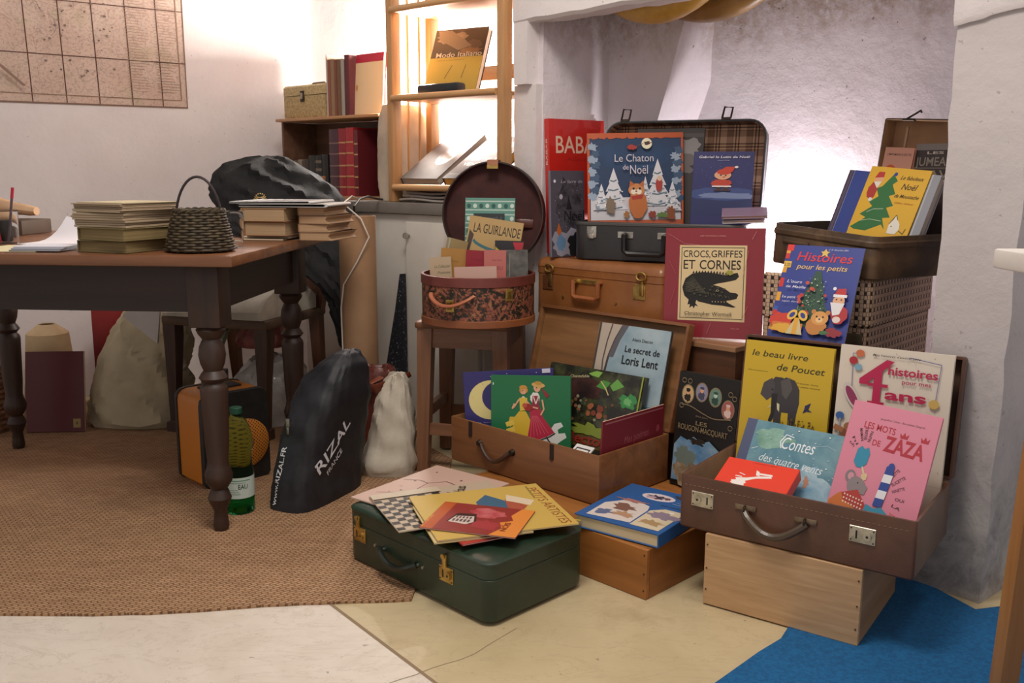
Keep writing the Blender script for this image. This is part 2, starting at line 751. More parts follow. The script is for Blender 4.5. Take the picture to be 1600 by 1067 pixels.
for i in range(9):
    pt = pt + Vector((.028, .026 + rnd.uniform(-.012, .014), 0))
    pts.append(pt.copy())
for a, b in zip(pts, pts[1:]):
    n_ = (b - a).cross(Vector((0, 0, 1))).normalized() * .0008
    f.add([a - n_, a + n_, b + n_, b - n_], [(0, 1, 2, 3)], SEAM)
struct('floor', f, smooth=False)

# left wall with the map
w = MB()
w.box((-2.2, 0, 0), (.60, .12, 2.9), PL)
struct('wall_left', w, mtx=at(-1.3715, 4.167, 0, 30))
# wall behind the low cabinet
w = MB()
w.box((-1.10, 0, 0), (.42, .12, 2.9), PL)
struct('wall_back', w, mtx=at(-.121, 3.763, 0, -40))
w = MB()
w.box((0, 0, 0), (1.9, .12, 2.9), PL)
struct('wall_right', w, mtx=at(*(sd(-.832, 2.25))[:2], 0, 22))

# fireplace
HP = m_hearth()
JP = m_plaster(True)
w = MB()
jag = random.Random(8)
ring = []
zs = [0, .12, .25, .38, .52, .66, .8, .94, 1.08, 1.22, 1.33, 1.42]


def jamb(s0, s1, d0, d1, z0, z1, m, seed, amp=.006, lean0=0.0, lean1=0.0):
    g = random.Random(seed)
    n = max(3, int((z1 - z0) / .05))
    rings = []
    for i in range(n + 1):
        z = z0 + (z1 - z0) * i / n
        k = i / n
        j = lambda: g.uniform(-amp, amp)
        a0, a1 = s0 + lean0 * k, s1 + lean1 * k
        rings.append([sd(a0 + j(), d0 + j() * .5, z), sd(a1 + j(), d0 + j() * .5, z), sd(a1 + j() * .4, d1, z), sd(a0 + j() * .4, d1, z)])
    return rings


w.loft(jamb(-.985, -.828, 2.071, 3.0, 0, 1.42, JP, 3, .0035, -.004, .008), JP)
struct('wall_fireplace_right', w, sharp=20)
w = MB()
w.loft(jamb(-2.46, -2.35, 2.071, 2.65, 0, 1.235, PL, 5, .003, 0, 0), PL)
w.loft(jamb(-2.435, -2.37, 2.046, 2.65, 1.235, 1.43, PL, 6, .003), PL)
# inner cheek leaning towards the flue, and the narrow facet beside it
g = []
for z, a, b in ((0, -2.16, -2.12), (.6, -2.16, -2.12), (1.0, -2.155, -2.115), (1.12, -2.145, -2.10), (1.25, -2.10, -2.055), (1.38, -2.06, -2.02), (1.5, -2.02, -1.98), (1.95, -1.93, -1.88)):
    g.append([sd(-2.348, 2.10, z), sd(-2.345, 2.40, z), sd(a, 2.43, z), sd(b, 2.585, z), sd(b - .02, 2.9, z), sd(-2.455, 2.9, z), sd(-2.455, 2.10, z)])
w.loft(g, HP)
struct('wall_fireplace_left', w, sharp=20)
w = MB()
g = []
for z, d in ((0, 2.78), (.9, 2.78), (1.25, 2.76), (1.5, 2.68), (1.95, 2.45)):
    g.append([sd(-2.2, d - .22, z), sd(-1.55, d, z), sd(-.9, d, z), sd(-.9, 3.0, z), sd(-2.2, 3.0, z)])
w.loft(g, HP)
struct('wall_fireplace_back', w, sharp=50)
# lintel with its chipped plaster edge, chimney breast above and a thin lip over the right jamb
w = MB()
rings = []
g = random.Random(11)
for i in range(31):
    s = -2.437 + 1.627 * i / 30
    z = 1.425 + g.uniform(-.004, .004)
    rings.append([sd(s, 2.04, 2.9), sd(s, 2.045, z + .01), sd(s, 2.055, z), sd(s, 2.14, z + .004), sd(s, 2.20, 2.9)])
w.loft(rings, PL)
rings = []
for i in range(13):
    s = -.992 + .178 * i / 12
    z = 1.262 + .03 * i / 12 + g.uniform(-.002, .002)
    rings.append([sd(s, 2.054, 1.43), sd(s, 2.057, z + .012), sd(s, 2.063, z), sd(s, 2.076, z + .002), sd(s, 2.076, 1.43)])
w.loft(rings, PL)
struct('wall_chimney_breast', w, sharp=30)

for k, (s0, s1, z, r, lb) in enumerate(((-2.22, -1.60, 1.455, .045, 'smooth ochre curved log hanging under fireplace hood, nearer the left jamb'),
                                        (-2.12, -1.46, 1.452, .04, 'darker ochre curved log hanging under fireplace hood, behind the lighter one'))):
    m = MB()
    pts, rr = [], []
    for i in range(15):
        q = i / 14
        p = sd(s0 + (s1 - s0) * q, 2.25 + .11 * k, z + .12 * (2 * q - .75) ** 2 - .012)
        pts.append(p)
        rr.append(r * (.6 + .4 * math.sin(math.pi * min(1, q * 1.3))))
    m.tube(pts, rr, MN(['#b98a35', '#8d6a3a'][k], ['#d9ab52', '#a9824c'][k], 8, .4, .1, 30, (1, 1, 1)), 14)
    tag(m.build('curved_log'), lb, 'log')

# ------------------------------------------------------------------ floor coverings
m = MB()
g = random.Random(2)
edge = []
for i in range(60):
    q = i / 59
    x = -2.6 + (2.6 - .225) * q
    base = 1.858 + (x + 1.7) * .052 if x < -.7 else 1.910 + (x + .7) * .135
    edge.append((x, base + .007 * math.sin(x * 9) + g.uniform(-.002, .002)))
top = edge + [(-.21, 2.2), (-.2, 2.6), (-.20, 3.02), (-.45, 3.42), (-.75, 3.66), (-1.2, 4.1), (-2.4, 3.5), (-2.6, 3.3)]
slab(m, top, .0005, .006, m_rug())
o = m.build('woven_rug', smooth=False)
tag(o, 'brown woven sisal rug lying under the wooden table', 'rug')
m = MB()
slab(m, [(.30, 1.2), (.36, 1.60), (.50, 1.745), (.56, 1.80), (.62, 1.90), (.75, 2.10), (.88, 2.2), (.96, 2.12), (1.03, 1.935), (1.5, 2.05), (2.2, 1.8), (2.0, .7)], .0003, .0035,
     MN('#0a4f80', '#0f6196', 120, .95, .5, 500, (1, 1, 1), .35, .65, 2))
tag(m.build('blue_carpet', smooth=False), 'bright blue felt carpet on the floor in front of the fireplace', 'carpet')

# ------------------------------------------------------------------ wall map
mm = at(-1.3715, 4.167, 0, 30)
MW, MH = 1.42, .90
A = Art()
BR = M('#5d3d33', .9)
A.rect(0, 0, 1, 1, m_map())
for q in (.068, .148, .232, .315, .40, .487, .575, .663, .75, .84, .925):
    A.line([(q - .012, 1), (q - .004, .5), (q + .004, 0)], .003, BR)
for q in (.205, .44, .68, .92):
    A.line([(0, q + .03), (.5, q + .012), (1, q)], .0042, BR)
A.line([(0, .05), (.982, .035)], .004, '#8a6b55')
A.line([(.982, .035), (.975, 1)], .003, '#8a6b55')
A.line([(0, .004), (1, .002)], .008, '#7a5a48')
A.line([(.998, 0), (.998, 1)], .003, '#7a5a48')
for cx in (.865, .945):
    for i in range(34):
        y = .07 + i * .0125
        A.line([(cx - .03, y + .003), (cx + .022 + .012 * math.sin(i * 7), y)], .0022, '#a08670')
A.dots(.60, .12, .80, .60, 60, .0038, ['#7d6558', '#6d5a52'], 3, 1.3)
rnd = random.Random(21)
for k in range(46):
    x, y, a = rnd.uniform(.0, .66), rnd.uniform(.08, .98), rnd.uniform(0, 6.28)
    ln = [(x, y)]
    for i in range(rnd.randint(7, 18)):
        a += rnd.uniform(-.7, .7)
        x, y = x + .014 * math.cos(a), y + .020 * math.sin(a)
        if not (0 < x < .72 and .07 < y < .99):
            break
        ln.append((x, y))
    A.line(ln, rnd.choice((.0014, .0014, .0022)), ['#8a6a60', '#977a6c', '#7a6a70'][k % 3])
A.blob(.56, .97, .07, .05, M('#98a67c', .8), 3)
A.line([(.50, .16), (.56, .07)], .009, '#8a6b5a')
m = MB()
m.box((0, 0, -.0012), (MW, MH, 0), M('#b59a84', .8))
A.into(m, MW, MH)
# on the wall: local x along the wall, y up, z into the room
mw = mm @ Matrix.Translation((-.035 - MW, -.002, 1.218)) @ Matrix.Rotation(math.pi / 2, 4, 'X')
o = m.build('wall_map', mtx=mw, recalc=False)
tag(o, 'old sepia map with fold lines pinned on the white wall', 'map')

# ------------------------------------------------------------------ table
TX, TY, TA = -.682, 2.272, 4.2
tm = Matrix.Translation((TX, TY, 0)) @ Matrix.Rotation(R(-TA), 4, 'Z')   # local +y to the back, -x along the front
TWOOD = wood('#5f3b26', '#845636', 0, 8, .38, .1)
DWOOD = wood('#291b15', '#40291d', 2, 8, .5)
t = thing('wooden_table', 'old wooden table with turned legs standing on the rug', 'table', tm)
L, D = 1.194, .90
mb = MB().box((-L, 0, .722), (-L / 2 - .001, D, .75), TWOOD, .005)
mb.box((-L / 2 + .001, 0, .722), (0, D, .75), TWOOD, .005)
mb.build('tabletop', t)
DW2 = wood('#1f1410', '#2f1f17', 0, 8, .55)
for y in (.072, D - .112):
    MB().box((-L + .09, y, .60), (-.09, y + .02, .721), DW2).build('apron', t)
for x in (-L + .082, -.102):
    MB().box((x, .1, .60), (x + .02, D - .12, .721), wood('#1f1410', '#2f1f17', 1, 8, .55)).build('apron', t)
prof = [(.018, 0), (.021, .012), (.019, .03), (.017, .055), (.026, .075), (.031, .09), (.024, .11), (.021, .115), (.034, .135), (.037, .155), (.030, .175), (.027, .19), (.031, .24), (.035, .36),
        (.036, .385), (.034, .395), (.026, .405), (.037, .418), (.03, .43), (.024, .437), (.031, .455), (.035, .478), (.032, .50), (.023, .52), (.034, .535), (.038, .545), (.03, .556)]
for x, y in ((-.105, .105), (-.105, D - .12), (-L + .105, .105), (-L + .105, D - .12)):
    lg = MB()
    lg.lathe(prof, DWOOD, 20, at(x, y, .006))
    lg.box((x - .042, y - .042, .56), (x + .042, y + .042, .7205), DWOOD, .004)
    lg.build('leg', t)


def on_table(px, py, dz=0.0):
    return (px, py, .7505 + dz)


# stack of old books, front left
g = random.Random(5)
z = .7505
OB = [(.155, .20, .030, 'hardback', '#5b4d2e', 'old hardback at the very bottom of the left stack on the table', -20),
      (.16, .205, .032, 'hardback', '#63562f', 'old olive hardback, second from the bottom of the left table stack', -26),
      (.17, .20, .036, 'bundle', '#7f6d58', 'thick bundle of yellowed pages, third up in the left table stack', -22),
      (.175, .18, .022, 'bundle', '#6d5a35', 'thin brown paper bundle on top of the left table stack', -27)]
for i, (a, b, h, kind, c, lb, yw) in enumerate(OB):
    root = thing('old_book', lb, 'book', at(-1.10 - .012 * (i > 1), 2.368 + .006 * i, z, yw), 'old books in the left stack on the table')
    if kind == 'hardback':
        m = MB().box((.003, .006, .003), (a - .004, b - .004, h - .003), pile('#6d5a38', '#8d7a50'))
        m.build('page_block', root)
        m = MB().box((0, 0, 0), (a, b, .003), M(c, .7), .001, seg=1)
        m.box((0, 0, h - .003), (a, b, h), M(c, .7), .001, seg=1)
        m.box((0, 0, 0), (.003, b, h), M(c, .7), .001, seg=1)
        m.build('cover', root)
    else:
        m = MB()
        n = 6
        for k in range(n):
            j = lambda: g.uniform(-.004, .004)
            m.box((j(), j(), h * k / n), (a + j(), b + j(), h * (k + .93) / n), pile('#86725a', '#b7a388'), .0012, seg=1)
        m.build('page_block', root)
        MB().box((.01, .004, h), (a + .002, b + .002, h + .002), M('#b9aa88', .8)).build('cover', root)
    z += h + (.0022 if kind == 'bundle' else .0004)

# wicker basket
t = thing('wicker_basket', 'small dark wicker basket with tall hoop handle on the table', 'basket', at(-.80, 2.405, .7540))
WK = MN('#2e2519', '#55472f', 60, .7)
m = MB()
for k in range(15):
    zz = .004 + .094 * k / 14
    r = .083 - .023 * (zz / .098) ** 1.2
    pts = [Vector(((r + .0028 * math.cos(12 * a + k * math.pi)) * math.cos(a), (r + .0028 * math.cos(12 * a + k * math.pi)) * math.sin(a), zz)) for a in [2 * math.pi * i / 72 for i in range(72)]]
    m.tube(pts, .0036, WK, 5, closed=True)
for i in range(24):
    a = 2 * math.pi * (i + .5) / 24
    m.cyl((.083 * math.cos(a), .083 * math.sin(a), 0), (.06 * math.cos(a), .06 * math.sin(a), .099), .0025, WK, n=5)
m.lathe([(.08, .001), (.08, .004)], WK, 24)
m.build('basket_body', t)
m = MB()
for s in (0, 1):
    m.tube([((.061 + .003 * math.cos(10 * a + s * 3.14)) * math.cos(a), (.061 + .003 * math.cos(10 * a + s * 3.14)) * math.sin(a), .101 + .003 * math.sin(10 * a + s * 3.14)) for a in [2 * math.pi * i / 80 for i in range(80)]], .0034, WK, 5, closed=True)
m.build('rim', t)
m = MB()
m.tube([(-.06 * math.cos(a), 0, .06 + .125 * math.sin(a)) for a in [math.pi * i / 20 for i in range(21)]], .0034, M('#2d2226', .45), 8)
m.build('handle', t)

# clear cup, pencil pot
CLEAR = glass('clear_plastic', '#ffffff', .08, None, 1, 1.15)
t = MB().lathe([(.021, .0), (.027, .098), (.0285, .1), (.0265, .098), (.0205, .003)], CLEAR, 24).build('plastic_cup', mtx=at(-.742, 2.51, .7507))
tag(t, 'clear plastic cup standing beside the wicker basket', 'cup')
t = MB().lathe([(.038, .0), (.041, .09), (.042, .092), (.0395, .09), (.0365, .003)], CLEAR, 24).build('pencil_pot', mtx=at(-1.425, 2.63, .7507))
tag(t, 'clear plastic pencil pot at the left end of the table', 'pot')
for i, (dx, dy, tx, ty, h, c1, c2, lb) in enumerate(((.012, .0, .02, .0, .155, '#4a3a44', '#a3122e', 'dark pencil with a red top leaning right in pencil pot'), (-.012, .004, -.014, .0, .150, '#a3122e', '#8a1028', 'red pencil standing left in pencil pot'))):
    t = MB().cyl((dx, dy, .004), (dx + tx, dy + ty, h - .03), .0036, M(c1, .4), n=8).cyl((dx + tx, dy + ty, h - .03), (dx + tx * 1.25, dy + ty, h), .0042, M(c2, .4), n=8).build('pencil', mtx=at(-1.425, 2.63, .7512))
    tag(t, lb, 'pencil')
t = MB().box((-.022, .012, .004), (.016, .027, .066), M('#1d1a18', .5), .005).build('eraser_holder', mtx=at(-1.427, 2.63, .7512))
tag(t, 'dark lump of stationery stuffed inside the pencil pot', 'stationery')
m = MB()
rings = []
for i in range(13):
    q = i / 12
    r = .028 * (1 - .12 * math.sin(q * 9)) * (1 if 0 < i < 12 else .7)
    rings.append([Vector((-.15 + .3 * q, r * .9 * math.cos(a), .032 + r * math.sin(a) * (.9 + .2 * math.sin(5 * q)) + .01 * math.sin(q * 4))) for a in [2 * math.pi * j / 12 for j in range(12)]])
m.loft(rings, MN('#b08a68', '#c7a27e', 12, .7, .3, 30))
t = m.build('paper_parcel', mtx=at(-1.68, 3.05, .80, -6))
tag(t, 'rolled brown paper parcel behind the pencil pot on the table', 'parcel')
t = MB().box((0, 0, 0), (.25, .16, .046), M('#4b3a2d', .7), .003).build('cardboard_box', mtx=at(-1.80, 3.0, .7507, -6))
tag(t, 'low brown box under the paper parcel on the table', 'box')


def sheet(lb, x, y, yw, a, b, c, curl=0, z=.7507, name='paper_sheet', th=.0012):
    m = MB()
    n, k = 10, 8
    top = []
    for i in range(n + 1):
        for j in range(k + 1):
            u, v = i / n, j / k
            zz = curl * max(0, (v - .35)) ** 2 * (1.3 - u) * 1.6 + curl * .25 * max(0, u - .8) ** 2 * 10
            top.append(Vector((a * u, b * v - curl * .35 * max(0, v - .35) ** 2, zz)))
    ix = lambda i, j: i * (k + 1) + j
    fs = [(ix(i, j), ix(i + 1, j), ix(i + 1, j + 1), ix(i, j + 1)) for i in range(n) for j in range(k)]
    m.add([p + Vector((0, 0, th)) for p in top], fs, M(c, .7))
    m.add(top, [tuple(reversed(q)) for q in fs], M(c, .7))
    per = [ix(i, 0) for i in range(n)] + [ix(n, j) for j in range(k)] + [ix(i, k) for i in range(n, 0, -1)] + [ix(0, j) for j in range(k, 0, -1)]
    s0 = [top[q] for q in per]
    m.loft([s0, [p + Vector((0, 0, th)) for p in s0]], M(c, .7), False, False)
    o = m.build(name, mtx=at(x, y, z, yw))
    return tag(o, lb, 'paper')


sheet('white sheet curling up behind the stack at the left of table', -1.365, 2.59, -8, .20, .24, '#ded9dd', .075, .7525)
sheet('pale yellow sheet lying flat at the front left of table', -1.40, 2.37, -5, .2, .20, '#cfc39a')
for i in range(3):
    t = MB().box((0, 0, 0), (.13, .09, .0038), M(['#8e8f96', '#a7a8b0', '#cfcdd4'][i], .6), .0008, seg=1).build('leaflet', mtx=at(-1.27 + .004 * i, 2.36 + .004 * i, .7525 + .0042 * i, -3 + 3 * i))
    tag(t, ['grey leaflet at the bottom of the small pile beside the left book stack', 'grey leaflet in the middle of the small pile beside the left book stack', 'pale leaflet on top of the small pile beside the left book stack'][i], 'leaflet', 'leaflets piled on the table')

# right pile on the table
z = .7507
RB = [(.165, .26, .004, '#b8a58f', 'soft', -.845, 2.80, -6, 'thin pale booklet under the right pile of books on the table'),
      (.135, .22, .008, '#9c8468', 'soft', -.80, 2.83, -11, 'thin tan booklet, second from bottom in right table pile'),
      (.135, .2, .042, '#8b6446', 'hard', -.800, 2.80, -9, 'thick tan book low in the right table pile'),
      (.14, .2, .040, '#94704f', 'hard', -.805, 2.795, -10, 'thick tan book at the top of right table pile, under the newspaper')]
for a, b, h, c, kind, x, y, yw, lb in RB:
    root = thing('old_book', lb, 'book', at(x, y, z, yw), 'books in the right pile on the table')
    if kind == 'hard':
        MB().box((.004, .002, .003), (a - .006, b - .005, h - .003), pile('#9c8060', '#b79a76')).build('page_block', root)
        m = MB().box((0, 0, 0), (a, b, .003), M(c, .7), .001, seg=1).box((0, 0, h - .003), (a, b, h), M(c, .7), .001, seg=1)
        m.loft([[Vector((.002 * 0 + px2, yy, zz)) for px2, zz in ((0, 0), (-.003, h * .25), (-.004, h * .5), (-.003, h * .75), (0, h), (.003, h), (.003, 0))] for yy in (0, b)], M(c, .7))
        m.build('cover', root)
    else:
        MB().box((0, 0, 0), (a, b, h), pile('#a08c74', '#cdbba2'), .0008, seg=1).build('page_block', root)
    z += h + .0005
for i in range(4):
    a, b, h = .10 - .004 * i, .19, .024
    root = thing('old_book', ['worn book lowest in the short pile at the right end of table', 'worn book second in the short pile at the right end of table', 'worn book third in the short pile at the right end of table', 'worn book highest in the short pile at the right end of table'][i], 'book', at(-.632 - .003 * (i % 2), 2.80, .7507 + .0245 * i, -14 + 4 * (i % 2)), 'short pile of worn books on the table')
    m = MB()
    m.loft([[Vector((xx, yy, zz)) for xx, zz in ((0, 0), (0, h), (a, h), (a - .008, h * .75), (a - .011, h * .5), (a - .008, h * .25), (a, 0))] for yy in (0, b)], pile('#9d7c5c', '#bd9b78'))
    m.build('page_block', root)
    MB().box((-.002, -.001, h - .002), (a + .001, b + .001, h), M('#8a6a50', .7)).box((-.002, -.001, 0), (a + .001, b + .001, .002), M('#8a6a50', .7)).box((-.003, -.001, 0), (0, b + .001, h), M('#8a6a50', .7)).build('cover', root)
m = MB()
for k, (a, ln, th, zo, xo) in enumerate(((.27, .22, .010, .0, 0.03), (.25, .21, .007, .0105, 0))):
    pr = [(0, 0), (a - th / 2, 0)] + [(a - th / 2 + th * .9 * math.sin(q), th / 2 - th / 2 * math.cos(q)) for q in [math.pi * i / 8 for i in range(1, 8)]] + [(a - th / 2, th), (0, th * .7), (0, th * .62), (a - th, th * .86), (a - th * .4, th * .5), (a - th, th * .14), (0, .0012)]
    sag = lambda x: -.0 * x
    rg = [[Vector((xo + px2, yy, zo + zz + .02 * (px2 / a) ** 2 * 0)) for px2, zz in pr] for yy in (0, ln * .5, ln)]
    m.loft(rg, M('#c9c6c4' if k else '#bcb9b5', .6))
for i in range(7):
    m.box((.03 + .028 * i, .03, .0178), (.045 + .03 * i, .17, .0181), M('#a8a5a4', .7))
t = m.build('folded_newspaper', mtx=at(-.84, 2.80, .8495, -8), sharp=40)
tag(t, 'folded newspaper lying on the right pile of books on the table', 'newspaper')

# ------------------------------------------------------------------ chair, seat cloth, coat
ct = at(-1.27, 3.335, .006, -18)
t = thing('dining_chair', 'dark wooden chair pushed in behind the table', 'chair', ct)
CW = wood('#36231b', '#573a2a', 2, 8, .5)
for x, y, top in ((.03, .03, .43), (.41, .03, .43)):
    m = MB()
    m.loft([[Vector((x + (px2 - .5) * w_ + ox, y + (py2 - .5) * w_, zz)) for px2, py2 in ((0, 0), (1, 0), (1, 1), (0, 1))] for zz, w_, ox in ((0, .048, -.012), (.035, .046, -.012), (.04, .03, -.010), (.2, .038, -.006), (.36, .05, 0), (.43, .052, 0))], CW)
    m.build('leg', t)
for x in (.03, .41):
    m = MB()
    m.loft([[Vector((x + (px2 - .5) * w_, y + (py2 - .5) * w_, zz)) for px2, py2 in ((0, 0), (1, 0), (1, 1), (0, 1))] for zz, w_, y in ((0, .03, .43), (.2, .036, .405), (.42, .044, .39), (.55, .042, .40), (.75, .036, .43), (.93, .03, .46))], wood('#4a2d22', '#7c5238', 2, 8, .45))
    if x > .2:
        m.loft([[Vector((x - .03 + .06 * q, yy, zz)) for q, zz in ((0, .42), (1, .42), (1.25, .5), (1.1, .58), (.7, .66), (.3, .62), (0, .55))] for yy in (.375, .41)], wood('#5c3a29', '#8a5e41', 2, 8, .45))
    m.build('leg', t)
MB().box((0, 0, .40), (.44, .42, .435), wood('#4d3a2a', '#6d5742', 0, 8, .6), .01).build('seat', t)
MB().box((.04, .40, .62), (.40, .42, .68), CW, .004).box((.04, .44, .85), (.40, .46, .92), CW, .004).build('backrest', t)


def sack(levels, m, seed=0, n=40, nz=None, amp=.012, e=1.0, folds=7, mb=None, cap1=True, fine=.004, m2=None):
    """soft bag: levels (z, cx, cy, rx, ry) bottom to top with crumpled folds; e<1 squarer"""
    g = random.Random(seed)
    ph = [(g.uniform(0, 6.28), g.uniform(2, folds), g.uniform(3, 14), g.uniform(.4, 1)) for _ in range(7)]
    rings = []
    nz = nz or 5
    lv = []
    for a, b in zip(levels, levels[1:]):
        for i in range(nz):
            q = i / nz
            s_ = q * q * (3 - 2 * q) * .5 + q * .5
            lv.append([a[k] + (b[k] - a[k]) * (q if k == 0 else s_) for k in range(5)])
    lv.append(list(levels[-1]))
    for z, cx, cy, rx, ry in lv:
        r = []
        for j in range(n):
            a = 2 * math.pi * j / n
            ca, sa = math.cos(a), math.sin(a)
            k = 1.0
            x = math.copysign(abs(ca) ** e, ca) * rx
            y = math.copysign(abs(sa) ** e, sa) * ry
            dsp = sum(w_ * math.sin(round(f1) * a + p + f2 * 3 * z) for p, f1, f2, w_ in ph) / 3
            dsp = amp * (1 - abs(dsp)) * 1.4 - amp * .7 + fine * math.sin(17 * a + 40 * z + seed)
            edge = min(1, (z - lv[0][0]) / .03 + .25)
            x += ca * dsp * edge
            y += sa * dsp * edge
            r.append(Vector((cx + x, cy + y, max(z + amp * .35 * math.sin(5 * a + seed) * edge * (z > lv[0][0] + .02), lv[0][0]))))
        rings.append(r)
    mb = mb or MB()
    mb.loft(rings, m, True, cap1)
    return mb


m = MB()
rings = []
for i in range(9):
    q = i / 8
    rings.append([Vector((.02 + .41 * q, yy, .4365 + zz * (.35 + .65 * q))) for yy, zz in ((-.012, 0), (-.012, .03), (.02, .07), (.14, .12), (.28, .10), (.36, .05), (.36, 0))])
m.loft(rings, MN('#a9a294', '#c9c3b4', 10, .8, .2, 60))
t = m.build('seat_cloth', mtx=ct)
tag(t, 'folded off white cloth lying on the seat of the chair', 'cloth')

COAT = MN('#0b0b0c', '#171718', 30, .8, .4, 60, bd=.004)
lv = [(.26, -.565, 3.37, .03, .03), (.34, -.585, 3.375, .045, .035), (.5, -.615, 3.40, .065, .045), (.64, -.70, 3.45, .13, .055), (.76, -.83, 3.51, .235, .07), (.84, -.878, 3.53, .245, .085), (.89, -.90, 3.55, .23, .09), (.935, -.93, 3.57, .195, .085), (.975, -.945, 3.58, .14, .07), (1.0, -.925, 3.58, .075, .04), (1.006, -.92, 3.58, .03, .015)]
lv = [(z, cx, cy + .02, rx, ry) for z, cx, cy, rx, ry in lv]
t = sack(lv, COAT, 4, 48, 5, .018, .9, 6).build('black_coat')
tag(t, 'black coat draped over the back of the chair behind the table', 'coat')
tree_ = BVHTree.FromPolygons([v.co.copy() for v in t.data.vertices], [tuple(p.vertices) for p in t.data.polygons])


def stick(art, origin, U, V, w_, h_, tree, direction, parent, name, off=.0012, clip=False):
    """lay printed shapes onto a soft surface by casting them along a direction"""
    tmp = MB()
    art.into(tmp, w_, h_, 0, clip=clip)
    out = []
    for v in tmp.v:
        p = Vector(origin) + Vector(U) * v.x + Vector(V) * v.y
        hit = tree.ray_cast(p, Vector(direction))
        q = hit[0] if hit[0] is not None else p + Vector(direction) * .05
        if hit[0] is None:
            q = tree.find_nearest(p + Vector(direction) * .3)[0]
        out.append(q - Vector(direction) * (off + v.z))
    tmp.v = out
    return tmp.build(name, parent, recalc=False, smooth=False)


A = Art()
for i in range(9):
    a = R(160 - 140 * i / 8)
    A.line([(.5 + .22 * math.cos(a), .3 + .22 * math.sin(a)), (.5 + .42 * math.cos(a), .3 + .5 * math.sin(a))], .07, '#b59a5c')
A.ell(.5, .28, .14, .14, '#8f7a48')
stick(A, (-.955, 3.2, .825), (1, 0, 0), (0, 0, 1), .062, .062, tree_, (0, 1, 0), t, 'emblem')

# ------------------------------------------------------------------ under the table
m = sack([(.0065, -1.405, 3.36, .17, .075), (.03, -1.40, 3.38, .185, .10), (.12, -1.40, 3.40, .18, .11), (.24, -1.38, 3.42, .165, .105), (.34, -1.36, 3.43, .14, .08), (.42, -1.35, 3.44, .11, .06), (.475, -1.36, 3.44, .065, .03), (.482, -1.36, 3.44, .02, .01)],
         MN('#b8aa8a', '#cbbe9f', 6, .8, .3, 40), 12, 48, 5, .028, .85, 5, fine=.004)
for v in m.v:
    v.y += .085
    v.x -= .015
t = m.build('cream_cloth_bag')
tag(t, 'large cream cloth bag slumped on the rug under the table', 'bag')
m = MB().add([(-.02, -.004, .0), (.10, -.004, -.10), (.12, -.004, .05), (.03, -.004, .07), (-.02, .01, .0), (.10, .01, -.10), (.12, .01, .05), (.03, .01, .07)], [(0, 1, 2, 3), (4, 7, 6, 5), (0, 4, 5, 1), (1, 5, 6, 2), (2, 6, 7, 3), (3, 7, 4, 0)], M('#d9d6d2', .8))
t = m.build('white_paper', mtx=at(-1.40, 3.375, .43), smooth=False)
tag(t, 'white sheet of paper sticking out at the top of cream cloth bag', 'paper')

t = thing('gift_bag', 'red paper gift bag behind the cream cloth bag', 'bag', at(-1.63, 3.58, .0065, 24))
m = MB()
rg = [rrect(.15, .09, .003, 1, 0, 0), rrect(.165, .10, .003, 1, 0, .42), rrect(.165, .10, .003, 1, -.002, .42), rrect(.15, .09, .003, 1, -.002, .01)]
m.loft(rg, M('#8e2222', .45))
m.build('bag_body', t)
t = MB().box((0, 0, 0), (.06, .05, .19), M('#c4bba9', .8), .002, seg=1).build('paper_bundle', mtx=at(-1.63, 3.58, .30, 24) @ Matrix.Translation((.02, .022, 0)) @ Matrix.Rotation(R(4), 4, 'Y'))
tag(t, 'bundle of white papers standing in the red gift bag', 'papers')
t = MB().cyl((0, 0, 0), (.012, .0, .24), .022, MN('#6a4a30', '#85603f', 12, .6), n=16).build('cardboard_roll', mtx=at(-1.63, 3.58, .30, 24) @ Matrix.Translation((.122, .05, 0)))
tag(t, 'brown cardboard roll leaning out of the red gift bag', 'roll')

pm = frame((-1.775, 3.30, .0065), 5, 10, 0)
A = Art()
A.rect(.80, .05, .93, .16, '#a38a52')
A.ell(.865, .105, .02, .02, '#6d5a35')
book('dark red portfolio board leaning between table leg and cream bag', (-1.775, 3.31, .0065), 5, 9, 0, .205, .295, .012, '#5e1a20', A, 'portfolio', 'portfolio', hard=False)
t = thing('wicker_hamper', 'round wicker basket on the rug at the far left under table', 'basket', at(-1.97, 3.34, .0172))
WK2 = MN('#6f4c36', '#93694b', 50, .7)
m = MB()
for k in range(13):
    zz = .006 + .235 * k / 12
    r = .105 + .02 * k / 12
    m.tube([((r + .004 * math.cos(14 * a + k * math.pi)) * math.cos(a), (r + .004 * math.cos(14 * a + k * math.pi)) * math.sin(a), zz) for a in [2 * math.pi * i / 84 for i in range(84)]], .0105, WK2, 5, closed=True)
m.build('basket_body', t)
m = MB().tube([(.128 * math.cos(a), .128 * math.sin(a), .252) for a in [2 * math.pi * i / 40 for i in range(40)]], .009, M('#a89a8c', .6), 6, closed=True)
m.build('rim', t)
t = sack([(.285, -1.97, 3.34, .07, .07), (.30, -1.97, 3.34, .09, .085), (.345, -1.975, 3.34, .08, .07), (.385, -1.985, 3.34, .05, .04)], COAT, 2, 28, 4, .01).build('black_pouch')
tag(t, 'black pouch sticking out of the wicker basket at far left', 'pouch')
t = thing('lampshade', 'cream fabric lampshade standing behind the dark red portfolio', 'lampshade', at(-1.765, 3.50, .0065))
MB().lathe([(.105, 0), (.075, .34), (.03, .375), (.028, .372), (.073, .337), (.102, .001)], MN('#d8b98c', '#e6cba0', 10, .8), 32, cap0=False, cap1=False).build('shade', t)

